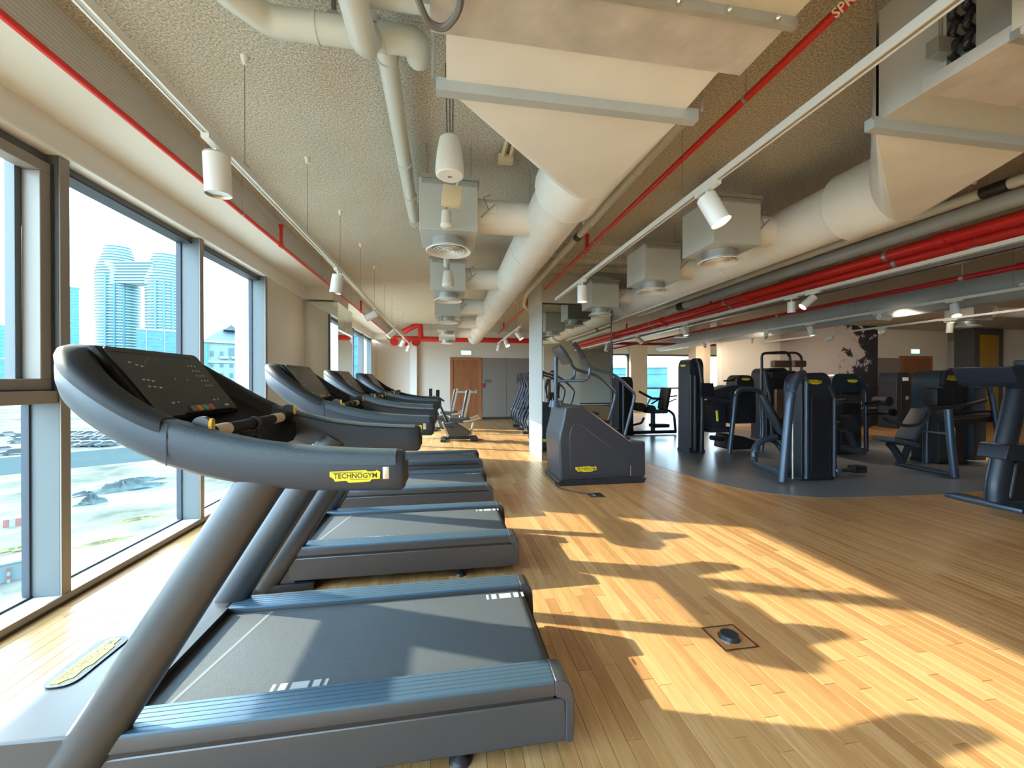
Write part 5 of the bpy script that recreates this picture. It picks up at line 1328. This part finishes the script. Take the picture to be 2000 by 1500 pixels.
# fingers
for s_, w_ in ((-1, 'wrl'), (1, 'wrr')):
    wx, wy, wz = J[w_]; pn = 'pm'+w_; J[pn] = (wx, wy+.05, wz-.05); RAD[pn] = (.035, .018); JE.append((w_, pn))
    for k in range(4):
        a, b_ = 'f%d%s' % (k, w_), 'g%d%s' % (k, w_)
        J[a] = (wx+(k-1.5)*.02, wy+.08, wz-.10-.004*(1.5-abs(k-1.5))); J[b_] = (wx+(k-1.5)*.02, wy+.085, wz-.145); RAD[a] = (.009, .009); RAD[b_] = (.007, .007); JE += [(pn, a), (a, b_)]
    J['th'+w_] = (wx-s_*.05, wy+.07, wz-.07); RAD['th'+w_] = (.009, .009); JE.append((pn, 'th'+w_))
ks = list(J); pr.from_pydata([J[k] for k in ks], [(ks.index(a), ks.index(b_)) for a, b_ in JE], [])
pe = bpy.data.objects.new('person', pr); COL.objects.link(pe)
md = pe.modifiers.new('skin', 'SKIN'); 
pr.skin_vertices.new() if not pr.skin_vertices else None
for i, k in enumerate(ks): pr.skin_vertices[0].data[i].radius = RAD[k]
pr.skin_vertices[0].data[0].use_root = True
pe.modifiers.new('sub', 'SUBSURF').render_levels = 2
pr.materials.append(MATS['suit'])
pe.location = (3.55, 0.18, 0); pe.rotation_euler = (0, 0, .15)
tag(pe, 'person in a black suit and pale shirt, seen in the column mirror', 'person')
def pc(mb, name, m): mb.build(name, m, pe)
pc(MB().prism(rounded([(-.055, 1.02), (.055, 1.02), (.06, 1.45), (-.06, 1.45)], .02, 3), .10, .135, 'y'), 'shirt', 'shirt')
pc(MB().ball((0, .03, 1.615), .092, 16, 1.22), 'face', 'skin')
pc(MB().ball((0, .0, 1.66), .098, 16, 1.05), 'hair', 'hair')
for s_ in (-1, 1):
    pc(MB().ball((s_*.033, .112, 1.63), .012, 8), 'eye', 'hair'); pc(MB().ball((s_*.093, .02, 1.61), .02, 8, 1.4), 'ear', 'skin')
pc(MB().ball((0, .128, 1.60), .014, 8, 1.4), 'nose', 'skin'); pc(MB().cbox((0, .115, 1.555), (.045, .012, .010)), 'mouth', 'sign_red')

# ------------------------------------------------------------------ outside the windows
GZ = -15.0
o = MB().box(-1500, 1500, -1500, 1600, GZ-1, GZ).build('ground_outside', 'sand'); tag(o, 'pale sandy building plot far below the windows', kind='structure')  # left pale out of view so it bounces light to the ceiling
o = MB().prism([(-4, 18), (-4, 60), (-60, 330), (-420, 330), (-150, 18)], GZ, GZ+.02, 'z').build('ground_plot', 'plot_sand_dark'); tag(o, 'bare building plot, sand darkened against glare, with scrub and rubble below the windows', kind='structure')
def seg(a, b_, w, z0, z1):
    a, b_ = V((*a, 0)), V((*b_, 0)); d = (b_-a).normalized(); n_ = V((-d.y, d.x, 0))*w/2
    q = [a+n_, a-n_, b_-n_, b_+n_]
    return MB().prism([(p.x, p.y) for p in q], z0, z1, 'z')
# car park strip across the view
o = seg((-190, 20), (-5, 150), 26, GZ+.02, GZ+.05).build('road_parking', 'asphalt'); tag(o, 'grey car park strip with rows of cars', kind='structure')
def slab_tower(label, x, y, r, h, sx, sy, top=1.0, name='tower'):
    t = thing(name, label, 'building', (x, y, GZ))
    n_ = int(h/4.2); prof = []; gp_ = []
    body = []
    for k in range(n_):
        z = k*h/n_; f = 1.0
        if k > n_-9: f = 1.0-(k-(n_-9))*0.045*top
        body += [(r*f*.985, z), (r*f*.985, z+2.7), (r*f*1.03, z+2.72), (r*f*1.03, z+3.7), (r*f*.985, z+3.72)]
    MB().lathe([(r*.965*(1.0 if k < n_-9 else 1.0-(k-(n_-9))*.045*top), k*h/n_) for k in range(n_+1)]+[(.01, h)], (0, 0, 0), 40, sx, sy).build('glass_body', 'tower_glass', t)
    mb = MB()
    for k in range(n_+1):
        f = 1.0 if k < n_-9 else 1.0-(k-(n_-9))*.045*top
        z = k*h/n_
        mb.lathe([(r*f*.9, z), (r*f*1.03, z), (r*f*1.03, z+1.5), (r*f*.9, z+1.5)], (0, 0, 0), 40, sx, sy)
    s_ = mb.build('floor_slabs', 'tower_slab', t); s_['kind'] = 'stuff'
    for a in (-.9, -.5, -.1):
        MB().frust((r*sx*1.0*math.cos(a-.7), r*sy*math.sin(a-.7), 0), (r*sx*math.cos(a-.7), r*sy*math.sin(a-.7), h*.8), 1.6, n=8).build('fin', 'tower_glass', t)
    MB().lathe([(r*.5, h), (r*.62, h+.5), (r*.62, h+5), (.01, h+5.2)], (0, 0, 0), 30, sx, sy).build('crown', 'tower_slab', t)
    return t
slab_tower('taller of the twin banded towers, under the sky bridge end', -489, 689, 26.5, 219, 1.0, .8, 1.0)
slab_tower('shorter of the twin banded towers, behind the blue block', -417, 676, 25, 207, 1.0, .8, .9)
t = thing('sky_bridge', 'banded sky bridge joining the twin towers', 'building', (-456, 676, 150))
M_ = frame((0, 0, 0), (65, -11, 0), (0, 0, 1))
for k in range(8): MB().cbox((0, k*4.2-2, 0), (70, 1.6, 24), M_).build('deck', 'tower_slab', t)
MB().cbox((0, 13, 0), (66, 30, 20), M_).build('glass_band', 'tower_glass', t)
def block(label, u_dir, dist, w, d, z1, m, name='tower_block', fins=0):
    x, y = u_dir[0]*dist, u_dir[1]*dist
    ang = math.atan2(-u_dir[0], u_dir[1])
    t = thing(name, label, 'building', (x, y, GZ), ang)
    MB().box(-w/2, w/2, 0, d, 0, z1-GZ).build('wall', m, t)
    MB().box(-w/2-.5, w/2+.5, -.5, d+.5, z1-GZ, z1-GZ+1.2).build('parapet', 'tower_slab', t)
    for k in range(fins):
        xx = -w/2+w*(k+.5)/fins; MB().box(xx-.3, xx+.3, -.6, 0, 0, z1-GZ).build('fin', 'tower_slab', t)
    n_ = int((z1-GZ)/4)
    mb = MB()
    for k in range(n_): mb.box(-w/2-.15, w/2+.15, -.3, 0.05, k*4+3.0, k*4+3.6)
    b_ = mb.build('floor_band', 'block_cyan', t); b_['kind'] = 'stuff'
    return t
def dirn(u):
    p = math.atan2(128, 776); a = (u-1000)/776
    v = V((math.sin(p)+a*math.cos(p), math.cos(p)-a*math.sin(p))); return (v.x, v.y)
block('deep blue glass block standing before the shorter banded tower', dirn(322), 430, 44, 30, 57, 'block_blue', fins=3)
block('slim cyan tower beside the window mullion', dirn(138), 520, 16, 20, 126, 'block_cyan')
block('broad cyan block seen through the sash window', dirn(12), 420, 46, 30, 61, 'block_cyan', fins=0)
block('slim cyan tower rising behind the hip roofed block', dirn(487), 700, 20, 20, 196, 'block_cyan')
block('low cyan block between the sash window and the towers', dirn(60), 330, 60, 20, 20, 'block_cyan')
block('distant cyan blocks seen by the far narrow window', dirn(700), 160, 30, 20, 50, 'block_cyan')
block('distant pale block seen past the pilaster', dirn(640), 240, 60, 20, 40, 'block_cyan')
block('pale block across the street from the far alcove windows', (0.45, 1.0), 120, 30, 12, 6, 'block_cyan')
# hip roofed apartment block
ud = dirn(450); t = thing('apartment_block', 'pale apartment block with grey hip roof and rows of windows', 'building', (ud[0]*150, ud[1]*150, GZ), math.atan2(-ud[0], ud[1])+.12)
MB().box(-11, 14, 0, 16, 0, 31).build('wall', 'facade', t)
MB().box(-11.8, 14.8, -.8, 16.8, 31, 32).build('cornice', 'tower_slab', t)
MB().box(-11.4, 14.4, -.4, 0, 23.6, 24.4).build('cornice', 'tower_slab', t)
MB().add([(-8, -.5, 32), (10, -.5, 32), (10, 16, 32), (-8, 16, 32), (-1.4, 7, 37.4), (2.6, 7, 37.4)], [(0, 1, 5, 4), (1, 2, 5), (2, 3, 4, 5), (3, 0, 4), (0, 3, 2, 1)], False).build('roof', 'roof_grey', t)
MB().add([(-1.6, 3, 36.4), (3.0, 3, 36.4), (.7, 3, 38.6), (-1.6, 7, 36.4), (3.0, 7, 36.4), (.7, 7, 38.6)], [(0, 1, 2), (5, 4, 3), (0, 2, 5, 3), (1, 4, 5, 2)], False).build('gable', 'roof_grey', t)
MB().box(-11, -7, -1.5, 0, 0, 30.5).build('corner_bay', 'block_cyan', t)
for r_ in range(7):
    for c_ in range(7):
        x = -5.6+c_*2.95; z = 2.0+r_*4.0
        if r_ == 6 and c_ in (2, 3, 4):
            MB().box(x-.9, x+.9, -.12, .02, z+.4, z+3.4).build('window', 'facade_win', t)
        else: MB().box(x-.55, x+.55, -.12, .02, z, z+1.9).build('window', 'facade_win', t)
for c_ in range(3): MB().box(-3.2+c_*3.4, -.6+c_*3.4, -1.0, 0, 25.2, 26.2).build('balcony', 'tower_slab', t)

# parked cars
def make_car():
    t = thing('parked_car', 'car', 'car', group='parked cars on the strip outside')
    MB().prism(rounded([(-2.2, .35), (-2.25, .75), (-1.3, .92), (-.75, 1.42), (.75, 1.46), (1.5, .98), (2.2, .85), (2.25, .35)], .12, 3), -.88, .88, 'y').build('body', 'car_a', t, bevel=.06)
    MB().prism([(-1.15, .95), (-.72, 1.36), (.70, 1.40), (1.30, .98)], -.90, .90, 'y').build('glass_house', 'car_c', t)
    for x in (-1.35, 1.35):
        for y in (-.8, .8): MB().frust((x, y-.1, .33), (x, y+.1, .33), .33, n=12).build('wheel', 'car_c', t)
    return t
car0 = None; k = 0
CW = ['pale', 'grey', 'dark']
vd = V((185, 130)).normalized(); nd = V((-vd.y, vd.x))
def at_ground(u, v):
    d_ = dirn(u)
    return V((d_[0]*(1.35-GZ)/(v-748.0)*776, d_[1]*(1.35-GZ)/(v-748.0)*776, GZ))
CARS = [(u_, 851+(u_-140)*0.02) for u_ in (146, 160, 174, 188, 201, 214)] + [(u_, 861) for u_ in (143, 160, 178, 196, 212, 228)] + [(u_, 873) for u_ in (146, 168, 190, 209)] + [(18, 852), (44, 856), (40, 866), (8, 884), (30, 889), (322, 845), (338, 848), (352, 846)]
for i, (u_, v_) in enumerate(CARS):
    p = at_ground(u_, v_)
    if car0 is None: car0 = o = make_car()
    else: o = copy_tree(car0)
    o.location = (p.x, p.y, GZ+.05); o.rotation_euler = (0, 0, math.atan2(vd.y, vd.x)+random.choice((0, PI))+random.uniform(-.1, .1))
    row = 'back' if i < 6 else ('middle' if i < 12 else ('front' if i < 16 else ('street' if i < 21 else 'far side')))
    n_ = i if i < 6 else (i-6 if i < 12 else (i-12 if i < 16 else (i-16 if i < 21 else i-21)))
    o['label'] = 'small car parked in the %s row of the strip outside, %s in line' % (row, ORD[n_])
    if i % 3:
        for ch in o.children:
            if ch.name.startswith('body'):
                ch.data = ch.data.copy(); ch.data.materials[0] = MATS[['car_a', 'car_b', 'car_c'][i % 3]]
def mound(label, p, sx, sy, h, m='rubble', seed=0, name='rubble_mound', rot=0.6):
    rnd = random.Random(seed); n_, rings = 26, 6; vs_ = [(0, 0, h)]; fs_ = []
    for r_ in range(1, rings+1):
        for k_ in range(n_):
            a = 2*PI*k_/n_; f = r_/rings; j = 1+rnd.uniform(-.22, .22)
            vs_.append((sx*f*math.cos(a)*j, sy*f*math.sin(a)*j, max(0, h*(1-f)**1.0*(1+rnd.uniform(-.5, .5)))))
    fs_ += [(0, 1+k_, 1+(k_+1) % n_) for k_ in range(n_)]
    for r_ in range(rings-1):
        a0, b0 = 1+r_*n_, 1+(r_+1)*n_
        fs_ += [(a0+k_, b0+k_, b0+(k_+1) % n_, a0+(k_+1) % n_) for k_ in range(n_)]
    o = MB().add(vs_, fs_).build(name, m, ang=20); o.location = p; o.rotation_euler = (0, 0, rot)
    return tag(o, label, 'mound' if m == 'rubble' else 'shrub')
mound('large rubble mound on the sandy plot', at_ground(238, 958), 5.2, 1.8, 1.3, seed=1)
mound('small rubble mound before the large one', at_ground(178, 985), 1.6, .9, 1.1, seed=2)
mound('low rubble heap behind the large mound', at_ground(262, 943), 4.2, 1.1, .7, seed=3)
mound('olive scrub patch by the building edge', at_ground(275, 1015), 3.2, .9, .25, 'scrub', 4, 'scrub_patch')
mound('olive scrub strip below the window sill', at_ground(205, 1060), 3.4, .7, .2, 'scrub', 5, 'scrub_patch')
mound('olive scrub patch seen below the sash window', at_ground(30, 1075), 2.6, 1.2, .25, 'scrub', 6, 'scrub_patch')
for i, (u, v) in enumerate(((6, 1032), (52, 1020))):
    p = at_ground(u, v); t = thing('road_barrier', ['red and white barrier farther from the mullion', 'red and white barrier close to the mullion'][i], 'barrier', p, .5)
    for k_ in range(4):
        MB().prism([(-.3, 0), (.3, 0), (.18, .9), (-.18, .9)], k_*.45, k_*.45+.44, 'y', M=Matrix.Rotation(-PI/2, 4, 'Z')).build('block', ['barrier_red', 'barrier_white'][k_ % 2], t)
p = at_ground(22, 1130); t = thing('site_cabin', 'pale blue site cabin with flat roof below the sash window', 'cabin', p, .7)
MB().box(-1.6, 1.6, -.9, .9, 0, 1.5).build('wall', 'cabin', t); MB().box(-1.75, 1.75, -1.05, 1.05, 1.5, 1.65).build('roof', 'cabin_roof', t)
p = at_ground(15, 1140); t = thing('striped_post', 'short red and white post by the site cabin', 'post', p)
for k_ in range(4): MB().frust((0, 0, k_*.3), (0, 0, k_*.3+.3), .1, n=10).build('band', ['barrier_white', 'barrier_red'][k_ % 2], t)
